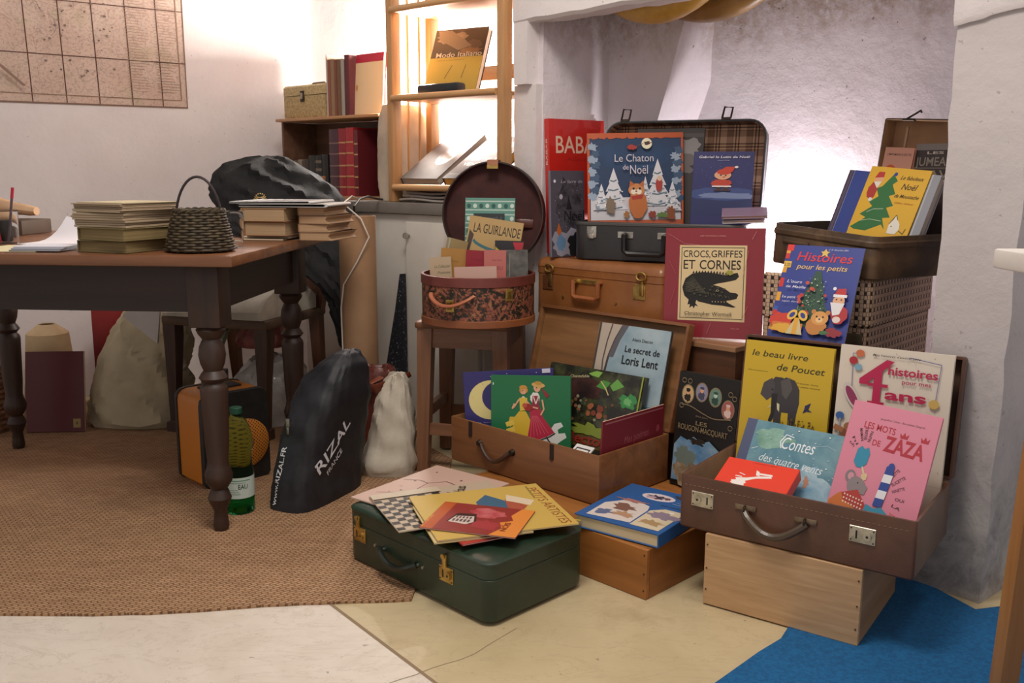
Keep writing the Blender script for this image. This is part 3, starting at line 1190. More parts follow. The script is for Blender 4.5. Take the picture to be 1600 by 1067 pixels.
# orange portable record player
t = thing('record_player', 'orange and black portable record player on the rug under the table', 'record player', at(-.925, 2.70, .0065, 45))
OR = M('#c97a22', .4)
BK = MN('#161413', '#242120', 40, .5)
m = MB()
rg = [[Vector((x, y, zz)) for x, zz in [(.012, 0), (.208, 0), (.22, .012)] + [(.22 - .03 + .03 * math.cos(q), .255 + .03 * math.sin(q)) for q in (0, .5, 1.05, 1.57)] + [(.03 + .03 * math.cos(q), .255 + .03 * math.sin(q)) for q in (1.57, 2.1, 2.65, 3.14)] + [(0, .012)]] for y in (.008, .16)]
m.loft(rg, OR)
m.build('case', t)
m = MB()
rg = [[p + Vector((0, 0, 0)) for p in r] for r in rg]
a = [Vector((p.x, -.006, p.z)) for p in rg[0]]
b = [Vector((p.x, .010, p.z)) for p in rg[0]]
c = [Vector((.11 + (p.x - .11) * 1.03, .010, .14 + (p.z - .14) * 1.02 if p.z > .02 else p.z)) for p in rg[0]]
m.loft([a, c], BK)
m.loft([[Vector((p.x, .152, p.z)) for p in c], [Vector((p.x, .166, p.z)) for p in c]], BK)
m.build('front_panel', t)
m = MB()
GR = NT('orange_grille')
sp = GR.n('SeparateXYZ')
GR.l(GR.coord(), sp.inputs[0])
ck = GR.math('MULTIPLY', bands(GR, GR.math('ADD', sp.outputs[0], sp.outputs[2]), .011, .5), bands(GR, GR.math('SUBTRACT', sp.outputs[0], sp.outputs[2]), .011, .5))
GR.col(GR.mix(ck, '#c57a2c', '#3a2312'))
GR.p(.5)
rx_ = Matrix.Translation((.138, -.006, .118)) @ Matrix.Rotation(math.pi / 2, 4, 'X')
m.lathe([(.078, 0), (.078, .004), (.07, .009), (.026, .011), (.022, .006), (.001, .006)], GR.m, 36, rx_)
m.build('speaker_grille', t)
MB().lathe([(.024, .010), (.020, .013), (.006, .014)], M('#8d5a2a', .4), 24, rx_).build('speaker_cap', t)
MB().box((.05, .06, .284), (.17, .12, .292), BK, .003).build('handle', t)

# green bottle
t = thing('green_bottle', 'green plastic water bottle with white label beside the front table leg', 'bottle', at(-.768, 2.525, .0065))
GG = glass('green_plastic', '#a8ecc8', .18, None, 1, 1.06)
prof = [(.001, .0), (.036, .0), (.0405, .006), (.041, .02), (.0395, .03), (.041, .04), (.041, .115), (.0405, .125), (.038, .135), (.036, .165), (.040, .185), (.0415, .205), (.040, .225), (.033, .25), (.022, .27), (.015, .283), (.0145, .293)]
MB().lathe(prof, GG, 32, cap1=False).build('bottle_body', t)
MB().lathe([(.0165, .284), (.017, .287), (.017, .300), (.015, .302)], M('#0f4a36', .5), 24).build('cap', t)
MB().lathe([(.0325, .004), (.0385, .03), (.0385, .085)], glass('green_water', '#4fbf8a', .05, None, 1, 1.15), 24).build('water', t)
m = MB()
LAB = M('#b9c7bf', .5)
m.loft([[Vector((.0416 * math.cos(a), .0416 * math.sin(a), zz)) for a in [R(-200 + 250 * i / 30) for i in range(31)]] for zz in (.048, .108)], LAB, False, False, False)
for zz, a0, a1, c, hh in ((.098, -170, -30, '#5d8a76', .003), (.092, -160, -50, '#7b9a8c', .002), (.060, -165, -70, '#7f9a90', .002), (.066, -160, -75, '#8aa39a', .002), (.072, -168, -80, '#7f9a90', .0015)):
    m.loft([[Vector((.0419 * math.cos(a), .0419 * math.sin(a), q)) for a in [R(a0 + (a1 - a0) * i / 12) for i in range(13)]] for q in (zz, zz + hh)], M(c, .5), False, False, False)
A = Art().text('EAU', 0, .026, 0, .013, M('#24463a', .5), .01)
for vs, fs, mt in A.i:
    m.add([(.0421 * math.cos(R(-78) + x / .0416), .0421 * math.sin(R(-78) + x / .0416), .076 + y) for x, y in vs], fs, mt)
m.build('label', t, recalc=False)

# black printed bag
t = MB()
BAG = MN('#15151a', '#232329', 20, .6, .35, 35, bd=.004)
lv = [(.0066, -.585, 2.66, .082, .19), (.06, -.585, 2.67, .080, .19), (.15, -.58, 2.69, .082, .18), (.24, -.565, 2.70, .080, .17), (.30, -.55, 2.71, .082, .15), (.36, -.54, 2.72, .075, .12), (.40, -.52, 2.73, .055, .09), (.43, -.51, 2.74, .03, .05), (.44, -.505, 2.745, .012, .02)]
m = sack(lv, BAG, 21, 56, 5, .006, .55, 4, fine=.0015)
for v in m.v:
    x_, y_ = (v.x + .585) * .95, (v.y - 2.66) * .85
    v.x, v.y = -.578 + x_ * .906 + y_ * .423, 2.66 - x_ * .423 + y_ * .906
t = m.build('printed_bag')
tag(t, 'black cloth bag with white lettering standing on the rug by the table', 'bag')
bt = BVHTree.FromPolygons([v.co.copy() for v in t.data.vertices], [tuple(p.vertices) for p in t.data.polygons])
WH = M('#d8d8dc', .6)
A = Art().text('www.RIZAL.FR', 0, 1, 0, 1, WH, .012)
stick(A, (-.81, 2.224, .02), (.09, -.04, .995), (-.906, .423, .0), .165, .016, bt, (.423, .906, 0), t, 'lettering')
A = Art().text('RIZAL', 0, 1, .35, .5, WH, .012, .15).text('FRANCE', .10, .58, -.12, .22, WH, .01, .15)
stick(A, (-.27, 2.44, .085), (.30, .65, .69), (-.29, -.625, .72), .18, .07, bt, (-.906, .423, 0), t, 'lettering')
m = MB().box((-.006, -.004, -.012), (.006, .002, .012), STEEL, .002).box((-.004, -.004, -.034), (.004, 0, -.012), STEEL, .0015)
h_ = bt.ray_cast(Vector((-.79, 2.23, .245)), Vector((.423, .906, 0)))[0]
m.build('zip_pull', t, at(h_.x - .001, h_.y - .002, .252, -25))

t = sack([(.0066, -.93, 3.50, .13, .10), (.05, -.93, 3.50, .145, .11), (.14, -.93, 3.50, .14, .11), (.20, -.92, 3.50, .12, .10), (.25, -.91, 3.50, .08, .07), (.262, -.91, 3.50, .03, .03)], MN('#a39d96', '#c4bfba', 12, .35, .5, 26, coat=.3, bd=.008), 31, 44, 5, .02, .85, 7, fine=.004).build('plastic_bag')
tag(t, 'crumpled white plastic bag on the rug under the chair', 'bag')
t = sack([(.285, -.97, 3.56, .085, .05), (.31, -.965, 3.56, .10, .055), (.36, -.955, 3.56, .085, .045), (.39, -.95, 3.56, .05, .03), (.395, -.95, 3.56, .02, .012)], MN('#8a4c45', '#b06a60', 14, .6, .4, 30, bd=.004), 5, 36, 4, .014).build('pink_pouch')
tag(t, 'pink fabric pouch lying on the white plastic bag', 'pouch')
t = MB().box((0, 0, 0), (.08, .1, .2), M('#2d2520', .6), .004).build('storage_box', mtx=at(-1.165, 3.42, .0065, 4))
tag(t, 'small dark box on the rug behind the record player', 'box')
spine_book('striped green and white book leaning over the small dark box', -1.15, 3.43, .2165, 4, .022, .17, .08, M('#7f9278', .5), None, [(.2, .03, '#d5cfc0'), (.5, .05, '#d5cfc0')], 22)

# brown leather bag and canvas bag
lv = [(.0066, -.50, 3.06, .075, .055), (.05, -.50, 3.06, .085, .06), (.16, -.495, 3.065, .082, .06), (.24, -.49, 3.07, .085, .062), (.30, -.465, 3.075, .07, .05), (.315, -.465, 3.075, .062, .04), (.305, -.465, 3.075, .055, .033), (.25, -.47, 3.075, .05, .03)]
lv = [(z, cx + .01, cy - .018, rx * .9, ry * .8) for z, cx, cy, rx, ry in lv]
t = sack(lv, m_leather('#4e211a', '#6f3225', .35), 41, 36, 4, .008, .7, 5, fine=.002).build('leather_bag')
tag(t, 'dark brown leather bag on the rug in front of the cardboard tube', 'bag')
m = MB().tube([(-.43, 3.0, .29), (-.47, 2.965, .27), (-.44, 2.94, .262), (-.40, 2.95, .275), (-.36, 2.97, .292), (-.33, 2.98, .305)], [.018, .02, .02, .018, .014, .010], m_leather('#6b2f20', '#85432c', .35), 8, flat=.2)
m.build('strap', t)
lv = [(.0066, -.31, 3.02, .135, .075), (.04, -.31, 3.03, .14, .085), (.10, -.29, 3.05, .115, .08), (.17, -.275, 3.06, .10, .075), (.23, -.27, 3.07, .085, .065), (.28, -.255, 3.08, .06, .045), (.31, -.25, 3.08, .03, .025), (.315, -.25, 3.08, .01, .01)]
lv = [(z, -.395 + (cx + .31) * .4, cy - .135, rx * .62, ry * .9) for z, cx, cy, rx, ry in lv]
t = sack(lv, MN('#b2a796', '#c9bfae', 9, .8, .3, 60), 57, 48, 5, .015, .8, 5, fine=.0015).build('canvas_bag')
tag(t, 'crumpled off white canvas bag on the rug beside the stool', 'bag')

# ------------------------------------------------------------------ low cabinet, tube, shelf unit, bookcase
ca = at(-.391, 3.441, 0, -40)
t = thing('low_cabinet', 'low white cabinet with grey top against the back wall', 'cabinet', ca)
CWH = MN('#c3bcb2', '#d0cac0', 3, .5)
MB().box((-.62, .012, .001), (.375, .37, .80), CWH, .003).build('body', t)
MB().box((-.64, -.01, .802), (.377, .40, .842), MN('#6c655e', '#7c756d', 6, .5), .003).build('top', t)
dr = MB().box((.012, -.012, .04), (.366, .010, .775), MN('#c9c3b8', '#d6d0c6', 3, .45), .003).build('door', t)
MB().cyl((.03, -.012, .725), (.03, -.026, .725), .006, STEEL, n=12).cyl((.03, -.026, .725), (.03, -.034, .725), .011, STEEL, n=16).build('knob', dr)
m = MB()
m.loft([[Vector((x, y, zz)) for x, y in ((.012, -.0135), (a, -.030), (a * .6, -.036), (.012, -.030))] for zz, a in ((.05, -.12), (.15, -.105), (.30, -.07), (.45, -.032), (.585, .004))], MN('#14161f', '#c9c9d2', 130, .8, lo=.60, hi=.80))
t = m.build('starry_cloth', mtx=ca)
tag(t, 'dark blue starry cloth hanging from the cabinet door edge', 'cloth')

t = thing('cardboard_tube', 'tall brown cardboard tube standing before the white cabinet', 'tube', at(-.525, 3.18, .0065))
KR = MN('#8e6c4e', '#a07d5c', 5, .75)
MB().lathe([(.062, 0), (.062, .80), (.058, .80), (.058, .01)], KR, 36).build('tube_body', t)
MB().lathe([(.0575, .785), (.0575, .797), (.02, .7975)], M('#7d5f45', .8), 30).build('end_cap', t)
m = MB().tube([(-.53, 3.16, .812), (-.525, 3.13, .84), (-.515, 3.18, .862), (-.505, 3.30, .868), (-.50, 3.48, .855), (-.49, 3.56, .85)], .004, M('#1c1a1a', .5), 8)
tag(m.build('black_cable'), 'black cable coming out of the cardboard tube onto cabinet', 'cable')
m = MB().tube([(-.57, 3.53, .8485), (-.57, 3.36, .868), (-.56, 3.12, .85), (-.50, 3.108, .80), (-.475, 3.112, .74), (-.515, 3.107, .66), (-.565, 3.118, .58), (-.578, 3.13, .5), (-.575, 3.125, .3)], .0025, M('#cfc8c0', .5), 8)
tag(m.build('white_cable'), 'thin white cable hanging down beside the cardboard tube', 'cable')

t = thing('shelf_unit', 'open wooden shelf unit with slatted sides standing on the cabinet', 'shelf', at(-.391, 3.441, .843, -40) @ Matrix.Translation((-.12, .03, 0)))
PW = wood('#a87a4e', '#c89a69', 2, 8, .45)
PWX = wood('#b48555', '#d0a371', 0, 8, .45)
UW, UD = .565, .20
for x, y in ((0, 0), (UW - .03, 0), (0, UD), (UW - .075, UD)):
    MB().box((x, y, 0), (x + .03, y + .045, .90), PW, .003).build('post', t)
for x in (.008, UW - .02):
    for y in (.075, .135):
        MB().cyl((x + .006, y + .02, .02), (x + .006, y + .02, .84), .005, PW, n=8).build('dowel', t)
for zz in (.045, .366, .675):
    m = MB().box((.0305, .004, zz), (UW - .0305, UD + .03, zz + .014), PWX, .002)
    m.cyl((.030, .0, zz + .008), (UW - .030, .0, zz + .008), .012, PWX, n=12)
    m.build('shelf_board', t)
MB().box((.031, UD + .03, .44), (UW - .031, UD + .042, .49), PWX, .002).build('back_rail', t)


m = sack([(.8435, -.335, 3.575, .060, .115), (.95, -.335, 3.575, .061, .115), (1.08, -.333, 3.575, .060, .112), (1.16, -.333, 3.575, .056, .105), (1.20, -.332, 3.575, .048, .095), (1.212, -.332, 3.575, .03, .07)], MN('#a99885', '#c0b09c', 6, .75, .2, 20), 9, 40, 4, .006, .6, 4, fine=.002)
for v in m.v:
    d_ = Vector((v.x + .335, v.y - 3.575, 0))
    d_.rotate(Matrix.Rotation(R(-40), 3, 'Z'))
    v.x, v.y = -.418 + d_.x, 3.706 + d_.y
t = m.build('paper_sack')
tag(t, 'tall grey beige paper sack standing on cabinet behind the shelf unit', 'sack')

# bookcase
bcm = at(-1.012, 4.155, .8425, -41)
t = thing('small_bookcase', 'low brown wooden bookcase standing on the cabinet at the left', 'bookcase', bcm)
BW = wood('#5a3d2d', '#7a5640', 0, 8, .55)
BWL = wood('#a5764d', '#bf9066', 0, 8, .5)
MB().box((-.01, -.012, .320), (.66, .21, .332), BWL, .002).build('top', t)
MB().box((.0, .012, 0), (.012, .2, .319), BW).build('side_panel', t)
MB().box((.638, .012, 0), (.65, .2, .319), BW).build('side_panel', t)
MB().box((.0125, .19, 0), (.6375, .2, .319), BW).build('back_panel', t)
MB().box((.0125, .0, 0), (.6375, .189, .012), BWL).build('base_board', t)
tm2 = bcm
x = .075
rows = [(.028, .145, '#5b4a3a', 'brown book, first from the left on the bookcase shelf'), (.030, .148, '#8a7a66', 'pale tan book, second from left on bookcase shelf'), (.022, .145, '#4c3a30', 'brown book, third from left on bookcase shelf'), (.020, .150, '#3a2e28', 'thin dark book, fourth from left on bookcase shelf'),
        (.045, .165, '#23231c', 'thick black green book in the middle of bookcase shelf'), (.042, .165, '#1c1a18', 'black ribbed book right of the black green one on bookcase shelf'), (.042, .168, '#191715', 'plain black book just left of the purple book on bookcase shelf')]
for th, h, c, lb in rows:
    p = bcm @ Vector((x, .012, .0125))
    spine_book(lb, p.x, p.y, p.z, -42, th, h, .13, c, 'books inside the small bookcase', [(.2, .012, '#6a5c4a'), (.4, .012, '#6a5c4a'), (.6, .012, '#6a5c4a'), (.8, .012, '#6a5c4a')] if 'ribbed' in lb else ([(.75, .03, '#7d7060')] if 'tan' in lb else None))
    x += th + .0012
x += .014
for th, h, c, lb in ((.058, .268, '#4a2b32', 'tall purple brown ribbed book left of the red ones on bookcase shelf'), (.046, .27, '#8d2028', 'tall red book with gilt lines, left of the red pair'), (.050, .272, '#a3262c', 'bright tall red book with gilt lines, right of the red pair'), (.024, .262, '#641c22', 'dark red book at the right end of bookcase shelf')):
    p = bcm @ Vector((x, .008, .0125))
    spine_book(lb, p.x, p.y, p.z, -42, th, h, .15, c, 'books inside the small bookcase', [(q, .006, '#b98a5c' if 'red' in lb and 'purple' not in lb else '#7c5a58') for q in (.12, .28, .44, .62, .78)])
    x += th + .0012
# straw covered case and books on top
p = bcm @ Vector((.0, .02, .3325))
t = thing('vanity_case', 'straw coloured vanity case with latch on top of the bookcase', 'case', at(p.x, p.y, p.z, -42))
STRAW = MN('#9f8558', '#c5ab7b', 90, .7, .4, 160)
m = MB()
W_, D_ = .30, .17
m.loft([rrect(W_, D_, .02, 4, -.004, 0), rrect(W_, D_, .02, 4, 0, .01), rrect(W_, D_, .02, 4, 0, .092)], STRAW)
m.build('case_body', t)
m = MB().loft([rrect(W_, D_, .02, 4, .001, .0945), rrect(W_, D_, .02, 4, .001, .128), rrect(W_, D_, .02, 4, -.008, .137), rrect(W_, D_, .02, 4, -.03, .14)], MN('#a58d60', '#cbb283', 90, .65, .3, 160))
m.build('lid', t)
m = MB().box((.137, -.006, .068), (.163, .001, .112), DARKMETAL, .002).box((.143, -.010, .078), (.157, -.005, .104), STEEL, .002)
m.build('latch', t)
m = MB().tube([(.10, .085, .140), (.11, .085, .15), (.19, .085, .15), (.20, .085, .14)], .005, M('#6b5236', .5), 8)
m.build('handle', t)
x = .32
for th, h, c, lb in ((.008, .245, '#b5a493', 'tall thin pale book at left of the row on top of bookcase'), (.014, .225, '#8a4a3a', 'thin rust brown book on top of bookcase'), (.026, .225, '#8d6f52', 'tan book on top of bookcase, third in row'), (.012, .222, '#77402f', 'thin red brown book on top of bookcase, fourth in row'), (.024, .222, '#6e4d36', 'brown book on top of bookcase, fifth in row'),
                     (.022, .222, '#9a9184', 'grey book on top of bookcase, left of the maroon one'), (.030, .235, '#56212a', 'maroon book on top of bookcase beside the cream cover')):
    p = bcm @ Vector((x, .01, .3325))
    spine_book(lb, p.x, p.y, p.z, -42, th, h, .16, M(c, .6), 'books in a row on top of the bookcase')
    x += th + .0015
p = bcm @ Vector((x + .004, .03, .3325))
A = Art().rect(0, .0, 1, .86, '#e3c79c').rect(0, .86, 1, 1, '#b3243c').ell(.06, .45, .04, .05, '#c98d4a')
book('large book with cream cover and red top band on top of bookcase', (p.x, p.y, p.z), -42, 4, 0, .17, .235, .016, '#b3243c', A, group='books in a row on top of the bookcase')
# ------------------------------------------------------------------ suitcases
def tray(w, d, h, r, t, mo, mi, mb=None, z0=0.0):
    mb = mb or MB()
    mb.loft([rrect(w, d, r, 5, -.003, z0), rrect(w, d, r, 5, 0, z0 + .004), rrect(w, d, r, 5, 0, z0 + h - .002), rrect(w, d, r, 5, -.001, z0 + h), rrect(w, d, r, 5, -t + .001, z0 + h)], mo, True, False)
    mb.loft([rrect(w, d, r, 5, -t + .001, z0 + h), rrect(w, d, r, 5, -t, z0 + h - .002), rrect(w, d, r, 5, -t, z0 + t)], mi, False, True)
    return mb


def lid_m(hx, hy, hz, tilt, depth):
    """lid opened back: local x width, y up the lid, z to the viewer; its opening lies in the hinge plane"""
    t = R(tilt)
    m = Matrix(((1, 0, 0), (0, math.sin(t), -math.cos(t)), (0, math.cos(t), math.sin(t)))).to_4x4()
    m.translation = Vector((hx, hy, hz))
    return m @ Matrix.Translation((0, 0, -depth))


def handle(cx, y, z, w, drop, out, r, m, flat=1.0, n=14, square=False):
    pts = []
    if square:
        pts = [(cx - w / 2, y, z), (cx - w / 2, y - out, z), (cx - w / 2 + .001, y - out, z - drop * .85), (cx - w / 2 + .012, y - out, z - drop), (cx + w / 2 - .012, y - out, z - drop), (cx + w / 2 - .001, y - out, z - drop * .85), (cx + w / 2, y - out, z), (cx + w / 2, y, z)]
    else:
        for i in range(n + 1):
            q = i / n
            pts.append((cx - w / 2 + w * q, y - out * math.sin(math.pi * q) ** .5, z - drop * math.sin(math.pi * q)))
    return MB().tube(pts, r, m, 8, flat=flat)


def lock(cx, y, z, w, h, m, knob=True, side=1):
    mb = MB().box((cx - w / 2, y - .0025, z - h / 2), (cx + w / 2, y + .001, z + h / 2), m, .0008, seg=1)
    if knob:
        mb.cyl((cx + side * w * .2, y - .002, z), (cx + side * w * .2, y - .007, z), h * .24, m, n=14)
        mb.cyl((cx + side * w * .2, y - .007, z), (cx + side * w * .2, y - .0074, z), h * .08, M('#1b1815', .5), n=8)
        mb.box((cx - side * w * .22 - .0016, y - .0032, z - h * .25), (cx - side * w * .22 + .0016, y - .0022, z + h * .25), M('#1b1815', .5))
    for a in (-1, 1):
        for b in (-1, 1):
            mb.cyl((cx + a * w * .42, y - .002, z + b * h * .36), (cx + a * w * .42, y - .0034, z + b * h * .36), .0016, DARKMETAL, n=8)
    return mb


# green suitcase on the floor
t = thing('green_suitcase', 'closed dark green suitcase lying on the floor at the front', 'suitcase', at(-.406, 2.201, .0065, -45.3))
GRN = m_leather('#16271c', '#243a2a', .38, 8, .3, .15)
W_, D_, H_ = .512, .307, .140
m = MB()
m.loft([rrect(W_, D_, .03, 6, -.008, 0), rrect(W_, D_, .03, 6, -.002, .004), rrect(W_, D_, .03, 6, 0, .012), rrect(W_, D_, .03, 6, 0, .097), rrect(W_, D_, .03, 6, -.0015, .0985)], GRN)
m.build('base', t)
m = MB()
m.loft([rrect(W_, D_, .03, 6, -.0015, .0988), rrect(W_, D_, .03, 6, 0, .1), rrect(W_, D_, .03, 6, .0005, .130), rrect(W_, D_, .03, 6, .002, .132), rrect(W_, D_, .03, 6, .002, .135), rrect(W_, D_, .03, 6, -.002, .1375), rrect(W_, D_, .03, 6, -.010, .1385), rrect(W_, D_, .03, 6, -.018, .1405), rrect(W_, D_, .03, 6, -.03, .141)], GRN)
m.build('lid', t)
for cx in (.052, .375):
    m = lock(cx, 0, .075, .046, .036, BRASS)
    m.box((cx - .009, -.007, .092), (cx + .004, .001, .122), BRASS, .002)
    m.cyl((cx - .003, -.008, .118), (cx - .003, -.010, .118), .006, BRASS)
    m.build('lock', t)
m = handle(.205, -.004, .066, .135, .022, .016, .008, m_leather('#141a15', '#222a22', .3))
m.build('handle', t)
m = MB()
for cx in (.115, .135, .148, .262, .275, .295):
    m.cyl((cx, 0, .066), (cx, -.004, .066), .0035, STEEL, n=8)
m.build('handle_rivets', t)

# long wooden crate
CR = wood('#8a5526', '#a96d33', 0, 7, .5)
t = thing('wooden_crate', 'long orange brown wooden crate on the floor under the open wooden case', 'crate', at(-.165, 2.448, .0008, -45))
m = MB()
W_, D_, H_ = .664, .44, .1185
m.box((0, 0, 0), (W_, .012, H_), CR, .001, seg=1).box((0, D_ - .012, 0), (W_, D_, H_), CR, .001, seg=1)
m.build('long_panel', t)
CR2 = wood('#7d4b20', '#9a602c', 1, 7, .5)
for x in (0, W_ - .012):
    MB().box((x + .0002, .0125, 0), (x + .0118, D_ - .0125, H_), CR2).build('end_panel', t)
MB().box((.0125, .0125, H_ - .012), (W_ - .0125, D_ - .0125, H_ - .0004), CR).box((.0125, .0125, 0), (W_ - .0125, D_ - .0125, .01), CR).build('lid_board', t)
m = MB()
for zz in (.02, .06, .105):
    m.cyl((W_ - .007, -.0003, zz), (W_ - .007, -.001, zz), .0022, M('#3a2412', .7), n=8)
m.build('nails', t)

# open wooden case
cm_ = at(-.178, 2.649, .12, -44.8)
t = thing('wooden_case', 'open brown wooden case full of picture books on the long crate', 'case', cm_)
CA = wood('#6b4226', '#8a5a36', 0, 7, .42, .1)
CAI = wood('#6d4a2c', '#94683f', 0, 7, .5)
CW_, CD_, CH_ = .559, .301, .132
tray(CW_, CD_, CH_, .004, .008, CA, CAI).build('tray', t)
m = handle(.19, -.003, .075, .115, .036, .010, .006, m_leather('#2e1b12', '#4a2e20', .4))
m.build('handle', t)
for cx in (.125, .255):
    MB().cyl((cx, 0, .077), (cx, -.010, .077), .010, DARKMETAL, .007, 12).build('handle_mount', t)
for cx in (.085, .40):
    m = MB()
    m.box((cx - .007, -.0015, .095), (cx + .007, 0, .131), M('#2a1a12', .6))
    m.cyl((cx, -.0008, .093), (cx, -.0025, .093), .007, M('#2a1a12', .6), n=10)
    m.build('latch_plate', t)
lid = tray(CW_, .304, .030, .004, .010, CA, CAI)
lid.build('lid', t, lid_m(0, CD_ + .0006, CH_ + .001, 15, .030))

# raised crate carrying the upper suitcases
t = thing('wooden_chest', 'tall dark wooden chest behind the open wooden case', 'chest', at(.118, 2.944, .0008, -45))
DKW = wood('#4d2e1d', '#6b442c', 0, 7, .5)
W_, D_, H_ = .68, .395, .478
m = MB().box((0, .004, 0), (W_, .016, H_), DKW).box((0, D_ - .012, 0), (W_, D_, H_), DKW).box((0, .0165, 0), (.012, D_ - .0125, H_), DKW).box((W_ - .012, .0165, 0), (W_, D_ - .0125, H_), DKW)
m.build('body', t)
MB().box((-.004, -.006, H_ + .0005), (W_ + .004, D_, H_ + .0145), wood('#7d573b', '#a47a57', 0, 7, .5), .001, seg=1).build('top_board', t)
ZT = .4935

# tan leather suitcase
t = thing('tan_suitcase', 'closed tan leather suitcase lying on the chest behind the open wooden case', 'suitcase', at(.076, 3.04, ZT, -43.5))
TAN = m_leather('#7d4a24', '#a0683a', .36, 7, .3, .2)
W_, D_, H_ = .50, .33, .19
m = MB().loft([rrect(W_, D_, .025, 6, -.006, 0), rrect(W_, D_, .025, 6, 0, .008), rrect(W_, D_, .025, 6, 0, .1375)], TAN)
m.build('base', t)
m = MB().loft([rrect(W_, D_, .025, 6, 0, .138), rrect(W_, D_, .025, 6, .0015, .14), rrect(W_, D_, .025, 6, .0015, .16), rrect(W_, D_, .025, 6, .003, .162), rrect(W_, D_, .025, 6, .001, .170), rrect(W_, D_, .025, 6, -.004, .180), rrect(W_, D_, .025, 6, -.012, .187), rrect(W_, D_, .025, 6, -.022, .19)], TAN)
m.build('lid', t)
for cx in (.055, .415):
    m = MB().box((cx - .022, -.003, .088), (cx + .022, .001, .134), BRASS if cx > .2 else m_leather('#54301a', '#6b4024', .5), .001, seg=1)
    m.box((cx + .004, -.006, .10), (cx + .018, -.002, .14), BRASS, .002)
    m.tube([(cx + .011 + .017 * math.cos(a), -.009, .158 + .012 * math.sin(a)) for a in [2 * math.pi * i / 16 for i in range(16)]], .0032, BRASS, 6, closed=True)
    m.box((cx + .005, -.008, .135), (cx + .017, -.003, .15), BRASS, .002)
    m.build('lock', t)
m = MB().box((.175, -.004, .118), (.265, .001, .132), BRASS, .001, seg=1)
for cx in (.180, .262):
    m.cyl((cx, 0, .125), (cx, -.016, .125), .006, BRASS, n=10)
m.build('handle_mount', t)
m = handle(.221, -.001, .125, .10, .05, .015, .0075, m_leather('#8a4c28', '#a9683c', .4), square=True)
m.build('handle', t)
m = MB()
for cx in (.12, .33):
    m.cyl((cx, 0, .07), (cx, -.004, .07), .004, BRASS, n=8)
m.build('rivets', t)

# black suitcase
bm_ = at(.187, 2.94, .6855, -25)
t = thing('black_suitcase', 'open black suitcase with plaid lining on top of the tan suitcase', 'suitcase', bm_)
BLK = m_leather('#1d1b1b', '#2e2b2b', .4, 8, .25, .15)
LIN = m_plaid()
W_, D_, H_ = .53, .25, .118
tray(W_, D_, H_, .045, .007, BLK, M('#2b2522', .8)).build('base', t)
m = MB().loft([rrect(W_, D_, .045, 6, .0005, H_ - .012), rrect(W_, D_, .045, 6, .002, H_ - .010), rrect(W_, D_, .045, 6, .002, H_ - .004), rrect(W_, D_, .045, 6, .0005, H_ - .002)], M('#4a4846', .35), False, False)
m.build('trim_band', t)
for cx in (.065, .395):
    m = MB().box((cx - .016, -.003, .068), (cx + .016, .001, .104), STEEL, .003).cyl((cx, -.002, .09), (cx, -.006, .09), .007, STEEL).box((cx - .009, -.007, .066), (cx + .009, -.002, .08), STEEL, .002)
    m.build('lock', t)
for cx in (.175, .30):
    MB().box((cx - .025, -.003, .070), (cx + .025, .001, .090), STEEL, .001, seg=1).cyl((cx, 0, .08), (cx, -.018, .08), .006, STEEL, n=10).build('handle_mount', t)
handle(.2375, -.002, .08, .125, .055, .016, .0085, M('#171616', .35), square=True).build('handle', t)
LH = .318
lm_ = lid_m(0, D_, H_ + .001, 9, .05)
l = tray(W_, LH, .05, .055, .006, BLK, LIN).build('lid', t, lm_)
m = MB().loft([rrect(W_, LH, .055, 6, .0005, .040), rrect(W_, LH, .055, 6, .002, .042), rrect(W_, LH, .055, 6, .002, .052), rrect(W_, LH, .055, 6, -.001, .052)], M('#6f7276', .3), False, False)
m.build('rim', l)
for cx in (.065, .40):
    m = MB().box((cx - .015, LH + .0, .046), (cx + .015, LH + .008, .054), DARKMETAL, .001, seg=1)
    m.tube([(cx - .013, LH + .006, .05), (cx - .006, LH + .040, .054), (cx + .020, LH + .038, .054), (cx + .014, LH + .006, .05)], .0035, DARKMETAL, 6)
    m.build('hasp', l)

# check patterned suitcase and old tin suitcase
t = thing('check_suitcase', 'closed beige check patterned suitcase under the old tin suitcase', 'suitcase', at(.672, 2.498, .4015, -42))
CK = m_check()
W_, D_, H_ = .29, .46, .292
m = MB().loft([rrect(W_, D_, .02, 5, -.003, 0), rrect(W_, D_, .02, 5, 0, .004), rrect(W_, D_, .02, 5, 0, .17), rrect(W_, D_, .02, 5, -.003, .172)], CK)
m.build('base', t)
m = MB().loft([rrect(W_, D_, .02, 5, .002, .1725), rrect(W_, D_, .02, 5, .004, .175), rrect(W_, D_, .02, 5, .004, .285), rrect(W_, D_, .02, 5, -.002, H_)], CK)
m.build('lid', t)
m = MB().box((.24, -.012, .09), (.28, .001, .155), MN('#4a3e2c', '#5d4f39', 20, .6), .004)  # dark block low on the front, near the corner
m.build('dark_block', t)

t = thing('support_crate', 'dark wooden crate under the check patterned suitcase', 'crate', at(.682, 2.500, .0008, -42))
MB().box((0, .01, 0), (.28, .44, .40), DKW, .002).build('crate_body', t)

